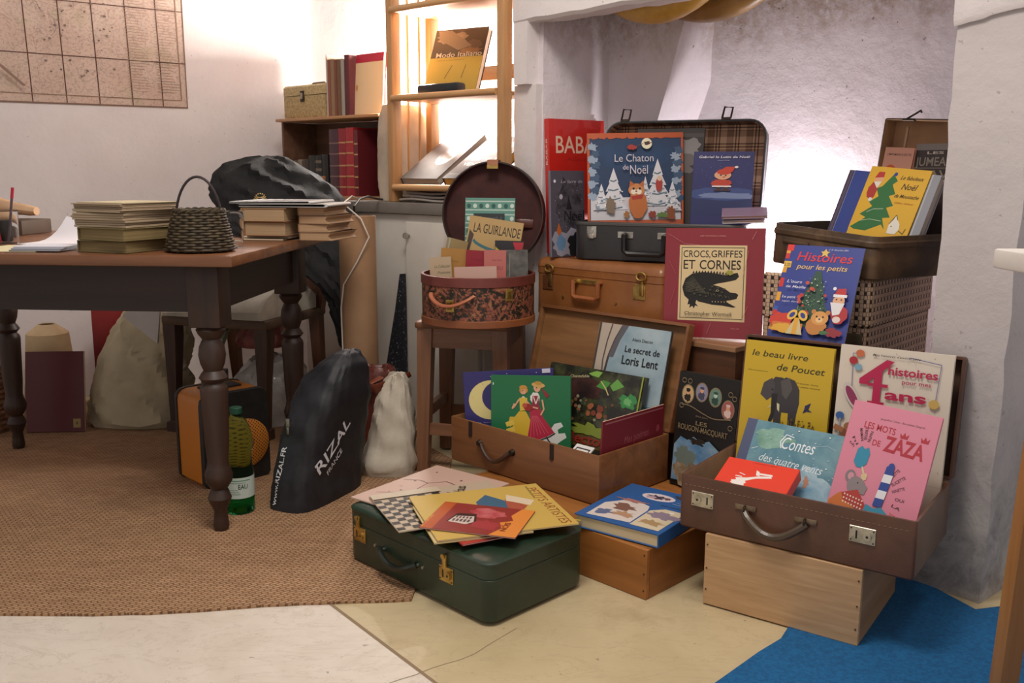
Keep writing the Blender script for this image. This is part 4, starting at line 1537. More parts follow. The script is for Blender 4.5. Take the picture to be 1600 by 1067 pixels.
tz = .4015 + .292
tinm = at(.707, 2.585, tz + .0195, -60) @ Matrix.Rotation(R(3.4), 4, 'Y')
t = thing('tin_suitcase', 'old battered brown suitcase standing open on the check patterned one', 'suitcase', tinm)
TIN = MN('#3a2c20', '#6e5339', 9, .55, .4, 40, (1, 1, 1), .38, .72, 6, dist=.8, bd=.003)
TINI = MN('#8c6b4c', '#b08c68', 5, .75, .2, 30)
W_, D_, H_ = .345, .39, .108
m = tray(W_, D_, H_, .03, .006, TIN, M('#33261c', .8))
m.build('base', t)
m = MB().loft([rrect(W_, D_, .03, 5, .001, H_ - .03), rrect(W_, D_, .03, 5, .004, H_ - .026), rrect(W_, D_, .03, 5, .004, H_ - .016), rrect(W_, D_, .03, 5, .001, H_ - .012)], TIN, False, False)
m.box((.05, -.006, .06), (.14, .0, .068), TIN, .002)
m.build('rim_band', t)
lm2 = lid_m(.0, D_, H_ + .001, 4, .05)
l = tray(W_, .29, .05, .006, .005, TIN, TINI).build('lid', t, lm2)
m = MB().box((.06, .283, .04), (.10, .290, .052), DARKMETAL, .001, seg=1).tube([(.07, .288, .047), (.105, .305, .052), (.115, .312, .05), (.118, .306, .05)], .003, DARKMETAL, 6)
m.build('hasp', l)
MB().box((.045, .01, .0055), (.052, .27, .0085), M('#c4a888', .7)).build('lining_strap', l)

# pale wooden box and brown suitcase
t = thing('pale_box', 'pale plywood box on the floor under the open brown suitcase', 'box', at(.43, 1.962, .0036, -35.1))
PB = MN('#b38c63', '#c9a379', 7, .55, .1, 9, (1.0, 10, 14), .3, .7, 6, dist=.5, bd=.001)
W_, D_, H_ = .338, .312, .164
MB().box((0, 0, 0), (W_, .012, H_), PB, .0008, seg=1).build('front_panel', t)
MB().box((.0002, .0125, 0), (.012, D_, H_), wood('#8d6a48', '#a5815c', 1, 7, .55)).box((W_ - .012, .0125, 0), (W_ - .0002, D_, H_), wood('#8d6a48', '#a5815c', 1, 7, .55)).build('side_panel', t)
MB().box((.0125, D_ - .012, 0), (W_ - .0125, D_, H_), PB).box((.0125, .0125, H_ - .01), (W_ - .0125, D_ - .0125, H_), PB).build('top_panel', t)
m = MB()
for x in (.006, W_ - .006):
    for zz in (.035, .085, .14):
        m.cyl((x, -.0003, zz), (x, -.0012, zz), .002, M('#4b3320', .7), n=8)
m.build('nails', t)

brm = at(.379, 2.008, .1685, -35.9)
t = thing('brown_suitcase', 'open dark brown suitcase full of picture books on the pale plywood box', 'suitcase', brm)
BRN = m_leather('#4a2d1f', '#63402d', .45, 8, .3, .1)
W_, D_, H_ = .501, .304, .122
tray(W_, D_, H_, .008, .007, BRN, MN('#7a5c46', '#937359', 8, .8)).build('base', t)
m = MB()
for zz in (.100,):
    for i in range(46):
        x = .012 + .0104 * i
        m.box((x, -.0006, zz), (x + .0055, .0002, zz + .0012), M('#8d6a4e', .7))
m.build('stitching', t)
for cx, sdv in ((.055, -1), (.40, 1)):
    lock(cx, 0, .072, .052, .034, MN('#a39c88', '#c9c2ae', 40, .35, metal=.7), True, sdv).build('lock', t)
m = MB()
for cx in (.155, .285):
    m = MB()
    m.box((cx - .024, -.004, .070), (cx + .024, .001, .082), MN('#6b5a48', '#8d7a64', 30, .4, metal=.6), .002)
    m.tube([(cx + .0, -.006 + .007 * math.cos(a), .074 + .007 * math.sin(a)) for a in [2 * math.pi * i / 12 for i in range(12)]], .0022, DARKMETAL, 6, closed=True)
    m.build('handle_mount', t)
handle(.22, -.004, .068, .135, .036, .018, .0085, m_leather('#3a2b20', '#54422f', .4)).build('handle', t)
lid = tray(W_, .272, .036, .008, .007, BRN, MN('#4a3325', '#5f4534', 8, .8))
lid.build('lid', t, lid_m(0, D_ + .0006, H_ + .001, 8, .036))

# ------------------------------------------------------------------ stool and hat box
t = thing('wooden_stool', 'tall brown wooden stool under the round floral hat box', 'stool', at(-.127, 2.998, .0065, -12))
SW = wood('#6b4630', '#8d6145', 2, 8, .42, .1)
SWX = wood('#6b4630', '#8d6145', 0, 8, .42, .1)
SZ = .488
m = MB().loft([rrect(.30, .30, .012, 3, 0, SZ - .022, -.15, -.15), rrect(.30, .30, .012, 3, .002, SZ - .018, -.15, -.15), rrect(.30, .30, .012, 3, .002, SZ - .004, -.15, -.15), rrect(.30, .30, .012, 3, -.004, SZ, -.15, -.15)], SWX)
m.build('seat', t)
for sx in (-1, 1):
    for sy in (-1, 1):
        m = MB()
        sq = lambda cx, cy, zz, a: [Vector((cx + a * q, cy + a * r_, zz)) for q, r_ in ((-1, -1), (1, -1), (1, 1), (-1, 1))]
        m.loft([sq(sx * .132, sy * .132, 0, .018), sq(sx * .12, sy * .12, SZ - .0225, .024)], SW)
        m.build('leg', t)
for sy in (-1, 1):
    MB().box((-.098, sy * .125 - .009, SZ - .085), (.098, sy * .125 + .009, SZ - .0225), SWX).build('apron', t)
    MB().box((-.11, sy * .128 - .01, .12), (.11, sy * .128 + .01, .155), SWX).build('stretcher', t)
for sx in (-1, 1):
    MB().box((sx * .125 - .009, -.10, SZ - .085), (sx * .125 + .009, .10, SZ - .0225), wood('#7d5840', '#a0765a', 1, 8, .42)).build('apron', t)
    MB().box((sx * .127 - .01, -.11, .17), (sx * .127 + .01, .11, .205), SWX).build('stretcher', t)

hx, hy = -.106, 2.90
t = thing('hat_box', 'round floral hat box with open lid standing on the wooden stool', 'hat box', at(hx, hy, SZ + .0085, -12))
RL = m_leather('#5e2a24', '#7a3b33', .4, 9)
FLO = m_floral()
HR, HH = .175, .15
m = MB().lathe([(HR - .004, .0), (HR, .004), (HR, HH - .03)], FLO, 48, None, True, False)
m.build('hat_box_body', t)
m = MB().lathe([(HR + .0005, HH - .03), (HR + .003, HH - .028), (HR + .003, HH - .001), (HR, HH), (HR - .006, HH), (HR - .007, HH - .03), (HR - .007, .006), (.001, .006)], RL, 48, None, False, False)
m.build('rim', t)
m = MB().lathe([(HR - .002, -.001), (HR + .003, .001), (HR + .003, .020), (HR + .0005, .022)], m_leather('#7a4426', '#94572f', .4), 48, None, False, False)
m.build('base_band', t)
pts = []
for i in range(13):
    a = R(-128 + 48 * i / 12)
    k = HR + .004 + .022 * math.sin(math.pi * i / 12) ** .6
    pts.append((k * math.cos(a), k * math.sin(a), .098 - .030 * math.sin(math.pi * i / 12)))
MB().tube(pts, .007, m_leather('#a05a3c', '#b87250', .4), 8, flat=.7).build('handle', t)
for a, zz, w2 in ((R(-104), .066, .028), (R(-45), .098, .024)):
    f_ = Matrix.Translation(((HR + .001) * math.cos(a), (HR + .001) * math.sin(a), zz)) @ Matrix.Rotation(a + math.pi / 2, 4, 'Z')
    m = MB().box((-w2 / 2, -.004, -.018), (w2 / 2, .001, .018), BRASS, .001, f_, 1).box((-w2 * .28, -.006, -.010), (w2 * .28, -.003, .012), MN('#6b5426', '#8d7236', 30, .4, metal=.8), .001, f_, 1)
    m.build('latch', t)
# lid: shallow round dish leaning back from the rear rim
LR, LD = .171, .045
lmx = lid_m(0, HR + .004, HH + .001, 4, LD) @ Matrix.Translation((0, LR, 0))
m = MB().lathe([(LR - .006, -.0), (LR, .004), (LR, LD - .001), (LR - .001, LD), (LR - .005, LD)], m_leather('#241a17', '#3a2a24', .45), 56, None, True, False)
m.lathe([(LR - .005, LD), (LR - .006, .008), (.001, .007)], MN('#3a1a18', '#4a2320', 20, .8), 56, None, False, False)
l = m.build('lid', t, lmx)
m = MB()
m.loft([[Vector((-.018, y, zz)), Vector((.018, y, zz)), Vector((.018, y + e1, zz + e2)), Vector((-.018, y + e1, zz + e2))] for y, zz, e1, e2 in ((LR + .001, .008, .003, 0), (LR + .003, LD * .6, .003, 0), (LR + .002, LD + .001, .002, .003), (LR - .02, LD + .004, .001, .003))], m_leather('#8a5236', '#a56b48', .4))
m.box((-.019, LR - .026, LD + .003), (.019, LR - .014, LD + .008), BRASS, .001, seg=1)
m.build('strap', l)
MB().tube([(.13, -.03, .012), (.09, -.028, .022), (.05, -.032, .022), (.02, -.04, .012)], .014, m_leather('#4a2018', '#63301f', .5), 8, flat=.2).build('inner_strap', l)

# ------------------------------------------------------------------ right foreground table
t = thing('side_table', 'white topped side table with wooden leg at the right edge', 'table', at(.822, 1.60, 0, 2))
MB().box((0, -.9, .795), (.9, .0, .828), MN('#cfc9c2', '#e0dbd4', 5, .6, .15, 40), .004).build('tabletop', t)
LW = wood('#8a5a2e', '#ad7a48', 2, 8, .45)
m = MB()
m.loft([[Vector((x0 + a, y0 + b, zz)) for a, b in ((0, 0), (.034, 0), (.034, .034), (0, .034))] for zz, x0, y0 in ((.0045, .052, -.06), (.76, .072, -.075))], LW)
m.build('leg', t)
m = MB()
m.loft([[Vector((x0 + a, y0 + b, zz)) for a, b in ((0, 0), (.034, 0), (.034, .034), (0, .034))] for zz, x0, y0 in ((.0045, .052, -.86), (.76, .072, -.85))], LW)
m.build('leg', t)
MB().box((.08, -.06, .761), (.85, -.04, .794), LW).box((.08, -.84, .761), (.85, -.82, .794), LW).build('apron', t)
# ------------------------------------------------------------------ books: upper row
SKIN = '#d9a27e'


def coat(h):
    return M(h, .32, 0, .35)


A = Art().text('BABAR', .12, .99, .75, .125, '#e2bda6', .008).text('Album', .30, .72, .69, .03, '#a8201c', .01)
book('tall red picture book with big pale capitals at the left of the fireplace', (.130, 3.113, ZT + .1915), 37, 3, 0, .245, .44, .022, coat('#c3251d'), A, spine_text=('BABAR', .66, .86, .35, .35, M('#e2bda6'), .01))
A = Art('#4a4650')
A.blob(.55, .62, .38, .30, MN('#26232a', '#4d4a52', 30, .4), 3).blob(.5, .15, .5, .16, '#8d8a97', 5).blob(.75, .14, .28, .13, '#1c1a1d', 2, .35).blob(.28, .17, .12, .10, '#5e7fa0', 6)
A.ell(.12, .88, .035, .018, '#d8d4dc').ell(.30, .70, .05, .03, '#a8a2ac').poly([(.45, .55), (.52, .72), (.62, .55)], '#1a181c')
A.text('Noël', .38, .98, .42, .12, '#121014', .0, .1).text('Le livre de', .30, .95, .86, .035, '#9a95a0', 0, .2)
A.poly([(.15, .30), (.22, .40), (.30, .30), (.24, .24)], '#b05a2a')
A.dots(.05, .2, .95, .95, 40, .008, ['#b5b0bc', '#8a8694'], 4, .5)
book('dark grey winter picture book in front of the tall red book', (.126, 2.985, ZT + .1915), 32, 3, 0, .132, .272, .012, coat('#7d7882'), A)

# chat de noel
A = Art('#22395a')
A.rect(0, .96, 1, 1, '#b8562c').rect(0, 0, .022, 1, '#b8562c').rect(.978, 0, 1, 1, '#b8562c')
A.blob(.5, .75, .42, .18, MN('#28466c', '#1e3352', 6, .4), 2, .1)
A.rect(.03, .0, .97, .26, '#c9c6cb')
for i in range(9):
    A.blob(.05 + .03 * (i % 2), .28 + .07 * i, .05, .045, ['#93a2b5', '#3d5470'][i % 2], i, .35)
    A.blob(.95 - .03 * (i % 2), .24 + .07 * i, .05, .045, ['#93a2b5', '#3d5470'][(i + 1) % 2], i + 20, .35)
for i in range(10):
    A.blob(.06 + .1 * i, .955, .06, .02, '#b8562c', i, .3)
for cx, y0, w, h, sd_ in ((.27, .12, .30, .48, 1), (.73, .16, .32, .54, 2), (.60, .2, .14, .30, 3), (.14, .12, .18, .30, 5), (.88, .1, .2, .34, 6)):
    A.tree(cx, y0, w, h, '#d5d3d8', '#5b7180')
    A.dots(cx - w * .3, y0, cx + w * .3, y0 + h * .5, 14, .012, ['#8fa3ad', '#eceaee', '#6f8794'], sd_)
A.blob(.52, .18, .10, .16, '#bb6a34', 4, .08).ell(.505, .34, .085, .075, '#c98450').poly([(.43, .38), (.44, .45), (.49, .40)], '#b8642f').poly([(.53, .40), (.58, .45), (.58, .37)], '#b8642f')
A.ell(.475, .32, .03, .03, '#ecdcc8').ell(.53, .32, .03, .03, '#ecdcc8').ell(.475, .355, .012, .014, '#1d1a18').ell(.54, .355, .012, .014, '#1d1a18').ell(.503, .325, .012, .008, '#7a3a30')
A.poly([(.45, .27), (.58, .29), (.56, .24), (.46, .23)], '#a8352c')
A.blob(.235, .16, .05, .10, '#7d6a55', 8, .2).ell(.74, .40, .035, .08, '#a83a34').ell(.745, .47, .025, .03, '#d8b59a').blob(.86, .07, .05, .09, '#8a4a2a', 7, .3)
A.blob(.67, .06, .04, .04, '#8d3a2c', 3).blob(.77, .05, .06, .03, '#5f7a3a', 9).blob(.40, .06, .03, .04, '#a06a3a', 1)
A.ell(.615, .87, .055, .062, '#e9dfc4').blob(.625, .875, .04, .018, '#4a3226', 2, .4).blob(.46, .83, .045, .03, '#a8372c', 6, .3).line([(.50, .84), (.58, .87)], .006, '#6b4030')
A.text('Le Chaton', .28, .685, .665, .085, '#cfc6cf', .0).text('de', .365, .425, .575, .055, '#cfc6cf').text('Noël', .44, .625, .525, .10, '#cfc6cf')
book('square winter picture book with snowy fir trees and an orange cat in black suitcase', (.243, 2.985, .6935), 0, 8, 1, .304, .382, .016, coat('#b8562c'), A, y0=.28)

A = Art('#2b2c63')
A.rect(0, 0, 1, .30, '#27305e').blob(.5, .34, .62, .10, '#3a4a80', 3, .1).blob(.6, .31, .5, .05, '#7482a8', 8, .2)
A.dots(.05, .35, .95, .85, 50, .006, ['#5d628f', '#8b8fb5'], 6, .6)
A.text('Gabriel le Lutin de Noël', .09, .93, .895, .036, '#d8d3da', .012, .15).text('Antoine Bridge', .40, .60, .855, .014, '#a9a6c0')
A.ell(.50, .63, .14, .07, SKIN).ell(.52, .68, .12, .045, '#bf3b25').poly([(.40, .67), (.66, .68), (.70, .76), (.55, .76)], '#bf3b25').ell(.72, .755, .03, .018, '#e6dcdc').ell(.47, .63, .015, .011, '#1d1a18').ell(.55, .625, .015, .011, '#1d1a18').ell(.52, .60, .02, .009, '#b05a44')
A.poly([(.38, .56), (.56, .56), (.64, .46), (.34, .46)], '#b83d28').ell(.36, .51, .05, .03, '#b83d28', 30).ell(.61, .52, .05, .03, '#b83d28', -30).rect(.33, .445, .65, .465, '#e6dcdc').rect(.40, .40, .47, .445, '#3a2420').rect(.52, .40, .59, .445, '#3a2420').rect(.36, .385, .64, .405, '#4a2a22')
book('blue picture book with a small red-hatted figure at the right of black suitcase', (.546, 2.905, .6935), -20, 8, 0, .182, .325, .010, coat('#2b2c63'), A, y0=.40)
A = Art('#3a3434').blob(.75, .85, .22, .08, '#8a8584', 3, .3).blob(.5, .72, .4, .08, '#6a6462', 5, .3).rect(0, .93, 1, .96, '#4f4947').blob(.35, .9, .2, .03, '#7d7774', 2, .4)
book('dark grey book leaning inside the plaid lined lid', (.388, 3.080, .6935), -25, 7, 0, .22, .40, .012, coat('#2d2828'), A)
for i in range(2):
    book(['pale thin book lying slanted on the right corner of black suitcase', 'second pale thin book under the slanted one at right corner of black suitcase'][i], (.612 + .004 * i, 2.755 + .006 * i, .8045 - .013 * i + .013), -25, 78, 12, .13 - .01 * i, .10, .010, '#c9c2cc' if i else '#8a6f86', None, group='pale books on the black suitcase corner')

# red croc cover
A = Art()
A.rect(.15, .155, .83, .845, '#d6bd8f')
for a in ((.17, .175, .81, .181), (.17, .82, .81, .826), (.17, .175, .176, .826), (.804, .175, .81, .826)):
    A.rect(*a, '#1f1a18')
A.text('CROCS,', .19, .465, .735, .062, '#1f1a18', .004).text('GRIFFES', .475, .785, .737, .062, '#1f1a18', .004).text('ET', .195, .315, .628, .082, '#1f1a18', .006).text('CORNES', .36, .775, .628, .082, '#1f1a18', .006)
CB, CG = '#1c1916', '#4a4638'
A.poly([(.19, .46), (.22, .54), (.29, .585), (.40, .60), (.52, .59), (.64, .575), (.70, .59), (.745, .60), (.76, .565), (.73, .535), (.64, .515), (.55, .50), (.50, .485), (.56, .475), (.62, .455), (.68, .42), (.74, .415), (.76, .40), (.745, .365), (.68, .35), (.64, .345), (.67, .32), (.74, .29), (.71, .285), (.60, .30), (.50, .305), (.42, .32), (.36, .33), (.34, .345), (.33, .315), (.36, .285), (.33, .295), (.315, .265), (.30, .29), (.27, .27), (.275, .305), (.25, .30), (.26, .345), (.215, .38), (.20, .42)], CB)
for i in range(15):
    q = i / 14
    x, y = .30 + .42 * q, .595 + .012 * math.sin(q * 3) - .02 * q
    A.poly([(x - .012, y - .004), (x + .012, y - .006), (x + .003, y + .018)], CB)
for i in range(26):
    q = i / 25
    A.line([(.235 + .02 * math.sin(i * 3), .50 - .1 * (i % 5) / 5), (.30 + .15 * q, .56 - .16 * q)], .005, CG)
for i in range(18):
    x = .30 + .02 * i
    A.ell(x, .47 - .10 * ((i * 7) % 10) / 10, .012, .008, CG)
for i in range(7):
    A.line([(.45 + .035 * i, .415 - .004 * i), (.47 + .035 * i, .385 - .004 * i)], .006, CG)
A.ell(.555, .435, .016, .010, '#8d8560').ell(.556, .435, .007, .007, CB)
for i in range(7):
    A.poly([(.50 + .03 * i, .337), (.512 + .03 * i, .337), (.506 + .03 * i, .325)], '#d6bd8f')
A.blob(.67, .60, .035, .022, '#9a9440', 3, .3)
A.text('Christopher Wormell', .225, .70, .205, .033, '#3a332c', .003).text('LES GRANDS LIVRES', .36, .62, .925, .008, '#d8a8a0').text('seuil', .70, .78, .09, .009, '#c98f88')
A.line([(.03, .95), (.20, .86), (.36, .845)], .003, '#b8736f').line([(.05, .70), (.12, .58)], .003, '#b05a58').line([(.85, .80), (.80, .55)], .003, '#b8736f').line([(.86, .30), (.80, .16)], .003, '#b8736f').line([(.12, .45), (.07, .30)], .003, '#a84f50').line([(.50, .14), (.46, .04)], .003, '#b8736f').line([(.92, .97), (.88, .90)], .003, '#c98f8b')
book('large dark red book with a black crocodile print standing on the chest', (.430, 2.631, ZT), -24.5, 6, 1.5, .275, .305, .014, coat('#862730'), A)

# histoires magazine
A = Art('#2c3a86')
for i in range(6):
    A.rect(0, .04 + .16 * i, .055, .10 + .16 * i, ['#d99a2c', '#c52e2a'][i % 2]).rect(0, .10 + .16 * i, .055, .14 + .16 * i, ['#c52e2a', '#2f56a8', '#d99a2c'][i % 3])
A.rect(0, .93, .09, 1, '#d3302c').rect(.0, .74, .10, .81, '#d8b04a').text('3,20', .01, .09, .755, .035, '#5a2a1a', .01)
A.text('Histoires', .16, .88, .825, .10, '#cf2f3a', .008, .15).text('pour les petits', .18, .84, .735, .055, '#e0b878', .006, .2).text('n° 31 décembre 2001', .55, .80, .955, .018, '#c9c6da')
A.poly([(.49, .94), (.515, .97), (.54, .94), (.575, .94), (.545, .915), (.555, .88), (.515, .90), (.475, .88), (.485, .915), (.455, .94)], '#d8b45a')
A.poly([(.24, .10), (.76, .10), (.52, .72), (.45, .72)], '#2a4a3a')
A.dots(.30, .14, .72, .40, 90, .010, ['#3f6a4c', '#1f3a30', '#b8c4a8', '#5d7f5a'], 3, .8).dots(.40, .38, .62, .64, 45, .009, ['#3f6a4c', '#1f3a30', '#b8c4a8'], 5, .8)
A.dots(.32, .2, .68, .62, 14, .026, ['#b8322c', '#c04a34'], 9, .75)
A.text('L\'ours', .12, .32, .56, .032, '#d8d5e4', .004, .2).text('de Maëlle', .12, .38, .505, .028, '#d8d5e4', .004, .2).text('Le petit', .10, .28, .39, .026, '#d8d5e4', .004, .2).text('sapin doré', .11, .33, .345, .02, '#c4c0d8', 0, .2)
A.blob(.16, .14, .15, .09, '#c43a2a', 3, .15).rect(.05, .02, .45, .12, '#c9722f').blob(.20, .06, .16, .05, '#d8a23a', 7, .2)
A.ell(.29, .21, .07, .05, '#e0b24a', 35).ell(.43, .21, .07, .05, '#e0b24a', -35).ell(.29, .21, .04, .025, '#2c3a86', 35).ell(.43, .21, .04, .025, '#2c3a86', -35).poly([(.25, 0), (.34, .18), (.39, .18), (.47, 0)], '#c9b98a').rect(.33, 0, .39, .18, '#d99f3a')
A.blob(.62, .11, .13, .09, '#bb7a3a', 2, .08).ell(.65, .20, .11, .075, '#cf9350').ell(.56, .265, .03, .025, '#bb7a3a').ell(.74, .265, .03, .025, '#bb7a3a').ell(.65, .18, .045, .03, '#e2b880').ell(.61, .215, .012, .010, '#1d1614').ell(.69, .215, .012, .010, '#1d1614').ell(.65, .19, .014, .009, '#3a2418')
A.blob(.88, .26, .11, .10, '#a8282c', 4, .1).ell(.84, .40, .075, .06, SKIN).poly([(.74, .38), (.92, .38), (.88, .26), (.80, .24)], '#d9d5d6').rect(.76, .44, .93, .47, '#e2dede').poly([(.77, .47), (.92, .47), (.90, .54), (.80, .53)], '#b52a2e').ell(.76, .53, .022, .018, '#e2dede').ell(.81, .415, .010, .008, '#2a1c18').ell(.87, .415, .010, .008, '#2a1c18').ell(.86, .20, .05, .035, '#d9c8c0')
A.blob(.85, .06, .10, .05, '#8d2430', 6, .3).blob(.74, .05, .06, .02, '#3f6a3c', 2, .3)
book('blue christmas magazine with red script title leaning on the check suitcase', (.630, 2.312, ZT), -40, 24, 0, .196, .303, .005, coat('#2c3a86'), A, 'magazine', 'magazine', hard=False, y0=.22)

# tin suitcase contents (positions inside it)
zt = tz + .024
book('dark purple book at the left of tin suitcase, behind the blue one', (.858, 2.626, zt), -49, 24, -5, .10, .255, .012, coat('#3d3148'), Art().rect(.05, 0, .12, 1, '#574a63'))
book('plain royal blue book behind the yellow book in tin suitcase', (.860, 2.590, zt), -49, 24, -5, .13, .252, .010, coat('#2c3f8a'), Art('#2c3f8a').line([(.0, 0), (.0, 1)], .02, '#8a92b8'))
A = Art('#d8a82a')
A.poly([(.30, 0), (.52, .12), (.60, .05), (.50, .22), (.62, .24), (.50, .38), (.60, .42), (.47, .56), (.56, .60), (.46, .74), (.52, .80), (.42, .90), (.36, .80), (.30, .70), (.22, .66), (.30, .54), (.18, .44), (.26, .38), (.10, .24), (.22, .20), (.02, .03), (.10, 0)], '#2a6a34')
A.blob(.16, .62, .08, .14, '#a83026', 3, .1).ell(.20, .80, .075, .06, SKIN).poly([(.12, .82), (.27, .84), (.26, .92), (.16, .92)], '#b3302a').poly([(.13, .76), (.26, .77), (.22, .66)], '#dcd6cc').ell(.45, .90, .03, .03, '#2c3f8a').line([(.20, .28), (.30, .34), (.46, .36)], .008, '#b9c9a8').line([(.15, .14), (.3, .18), (.5, .17)], .008, '#b9c9a8').ell(.18, .48, .035, .03, '#d9d3c8')
A.text('Le fabuleux', .55, .93, .83, .06, '#3a2a1a', .002, .35).text('Noël', .62, .88, .68, .09, '#3a2a1a', .004, .3).text('de Moustache', .56, .96, .55, .055, '#3a2a1a', .002, .35).text('Gilles Eduar', .60, .92, .46, .025, '#b8762a', 0, .3)
A.poly([(.66, 0), (.65, .14), (.70, .22), (.72, .29), (.76, .22), (.82, .16), (.84, .08), (.80, 0)], '#e3ddcf').line([(.65, .14), (.72, .29), (.76, .22)], .010, '#2a2220').ell(.70, .11, .008, .012, '#1c1816').line([(.84, .06), (.92, .02), (.94, .10)], .009, '#2a2220')
book('yellow picture book with a green fir tree standing in the tin suitcase', (.879, 2.531, zt), -49.6, 25, -5, .17, .262, .012, coat('#d8a82a'), A, spine='R', y0=.30)
A = Art('#c9907a').ell(.30, .62, .22, .12, '#c4522a').text('L\'IMPRIMERIE SUZETTE', .10, .92, .88, .03, '#3a2420', .006)
book('pink book with an orange disc behind the yellow book in tin suitcase', (1.0, 2.66, zt), -56, 8, -3, .09, .305, .010, coat('#c9907a'), A, y0=.4)
A = Art('#3a3130').rect(0, .9, 1, 1, '#7d7470').text('LES', .25, .60, .84, .04, '#c9beb0', .01).text('JUMEAUX', .02, .98, .66, .13, '#8d8378', .01).text('RAVI.', .15, .9, .46, .13, '#8d8378', .01).rect(0, .62, 1, .63, '#8d8378')
book('dark grey book with block lettering at the right of tin suitcase', (1.075, 2.588, zt), -58, 6, 0, .14, .315, .010, coat('#3a3130'), A, y0=.45)
book('thick grey book with pale edges at the right of the yellow book', (.992, 2.397, zt), -49.6, 24, -5, .026, .24, .03, coat('#8f9098'), Art().rect(.1, 0, .2, 1, '#b9bac0'), pages=PAGEW)

# ------------------------------------------------------------------ books: wooden case
zc = .1285
A = Art('#2f2a66')
MO = '#d8c987'
A.ell(.30, .56, .25, .30, MO, n=30).ell(.40, .60, .20, .245, '#2f2a66', n=30)
A.text('Marie', .34, .86, .62, .10, '#d5d0dc', .0, 0, 12).dots(.02, .1, .95, .95, 40, .006, ['#6a649c', '#b9b4d4'], 3)
A.text('et la lune', .06, .32, .21, .02, '#8d88b5').blob(.3, .06, .3, .07, '#4a4486', 4, .2).rect(.88, .93, .97, .995, '#c9c4d4')
book('purple picture book with a big pale crescent moon in wooden case', (-.128, 2.628, zc), -9, 9, 5, .265, .25, .014, coat('#332d6e'), A, y0=.24)

A = Art('#1c6b41')
A.poly([(.25, .0), (.30, .14), (.50, .18), (.62, .20), (.74, .26), (.80, .36), (.88, .38), (.91, .33), (.84, .28), (.85, .23), (.93, .24), (.95, .18), (.88, .13), (.80, .06), (.82, 0)], '#d4d6d2')
A.poly([(.22, .36), (.24, .30), (.28, .33), (.26, .24), (.20, .18), (.30, .13), (.40, .12), (.47, .15), (.50, .40), (.44, .52), (.36, .52), (.30, .44), (.24, .44)], '#d3ae33')
A.poly([(.18, .36), (.28, .40), (.30, .34), (.20, .30)], '#e0bf4d').poly([(.19, .27), (.29, .31), (.31, .25), (.20, .21)], '#e0bf4d')
A.poly([(.46, .15), (.50, .40), (.48, .56), (.56, .60), (.62, .58), (.66, .44), (.76, .30), (.80, .24), (.72, .19), (.60, .14), (.52, .12)], '#b02740')
for i in range(6):
    A.line([(.52 + .012 * i, .46), (.50 + .045 * i, .17 + .012 * i)], .007, '#d2596a')
A.line([(.45, .155), (.52, .115), (.62, .135), (.74, .185), (.81, .235)], .016, '#1d3a2a')
A.blob(.415, .66, .035, .06, '#d8c9b8', 4, .1).blob(.56, .70, .06, .08, '#ded9d2', 3, .1).ell(.41, .80, .045, .055, SKIN).ell(.41, .84, .05, .03, '#c08a3c').ell(.375, .80, .014, .03, '#c08a3c').ell(.455, .80, .014, .03, '#c08a3c')
A.poly([(.36, .70), (.46, .70), (.47, .54), (.37, .52)], '#d3b545').ell(.585, .84, .045, .06, SKIN).ell(.60, .875, .085, .035, '#c9a35a', -8).ell(.60, .90, .05, .025, '#b58a42', -8).poly([(.64, .84), (.74, .74), (.70, .70), (.66, .78)], '#8d2a35')
A.poly([(.53, .73), (.60, .73), (.62, .56), (.52, .55)], '#8d2a3c').line([(.54, .72), (.57, .62), (.60, .72)], .012, '#e2d6cc')
A.line([(.36, .68), (.30, .58), (.27, .55), (.30, .62)], .02, SKIN).line([(.65, .68), (.67, .55), (.63, .47)], .02, SKIN).line([(.45, .66), (.52, .58), (.60, .56)], .02, SKIN).blob(.475, .575, .055, .05, '#9a2a26', 6, .1).ell(.43, .60, .03, .03, '#b8503a')
A.line([(.45, .13), (.46, .07)], .012, SKIN).line([(.70, .18), (.755, .10)], .014, '#2a2a28').line([(.58, .13), (.59, .04)], .012, '#5d6a62').ell(.03, .885, .008, .02, '#c4ccc6').ell(.405, .80, .006, .007, '#1c1614').ell(.58, .84, .006, .007, '#1c1614')
book('green picture book with two dancing girls in yellow and red skirts in wooden case', (-.058, 2.588, zc), -15, 8, 2.5, .232, .252, .012, coat('#1c6b41'), A, y0=.16)

FORE = MN('#1c1a14', '#4d5330', 22, .35, coat=.4, lo=.42, hi=.72, detail=5)
A = Art(FORE)
A.rect(0, .0, 1, .16, MN('#4a3a22', '#6d5a30', 20, .35)).blob(.32, .74, .30, .14, MN('#231b1a', '#4a2a26', 18, .35), 3, .2)
A.poly([(.42, .93), (.50, .98), (.56, .97), (.53, .90), (.46, .91)], '#7fae4a').poly([(.52, .78), (.58, .88), (.66, .86), (.62, .76)], '#4c8a3c').poly([(.66, .82), (.72, .92), (.80, .84), (.70, .76)], '#67a04a').line([(.56, .86), (.62, .78), (.66, .70)], .012, '#c9b878').blob(.86, .66, .08, .09, '#3f8a4c', 5, .3).blob(.86, .66, .04, .05, '#6fb06a', 8, .3)
A.text('Chantefable', .24, .44, .84, .035, '#c9b890', .004, .2, 12).dots(.30, .25, .75, .62, 26, .022, ['#6d4a30', '#8d5a3a', '#3a4030', '#8a8468'], 6, 1.3).dots(.45, .42, .62, .58, 7, .03, ['#9a5a3c', '#7a3c2c'], 2, 1.4)
A.blob(.55, .22, .22, .08, '#7d8a34', 9, .4).text('Hector', .30, .74, .045, .12, '#8d2a20', .02)
A.line([(.97, 0), (.97, 1)], .014, '#8a9a3c')
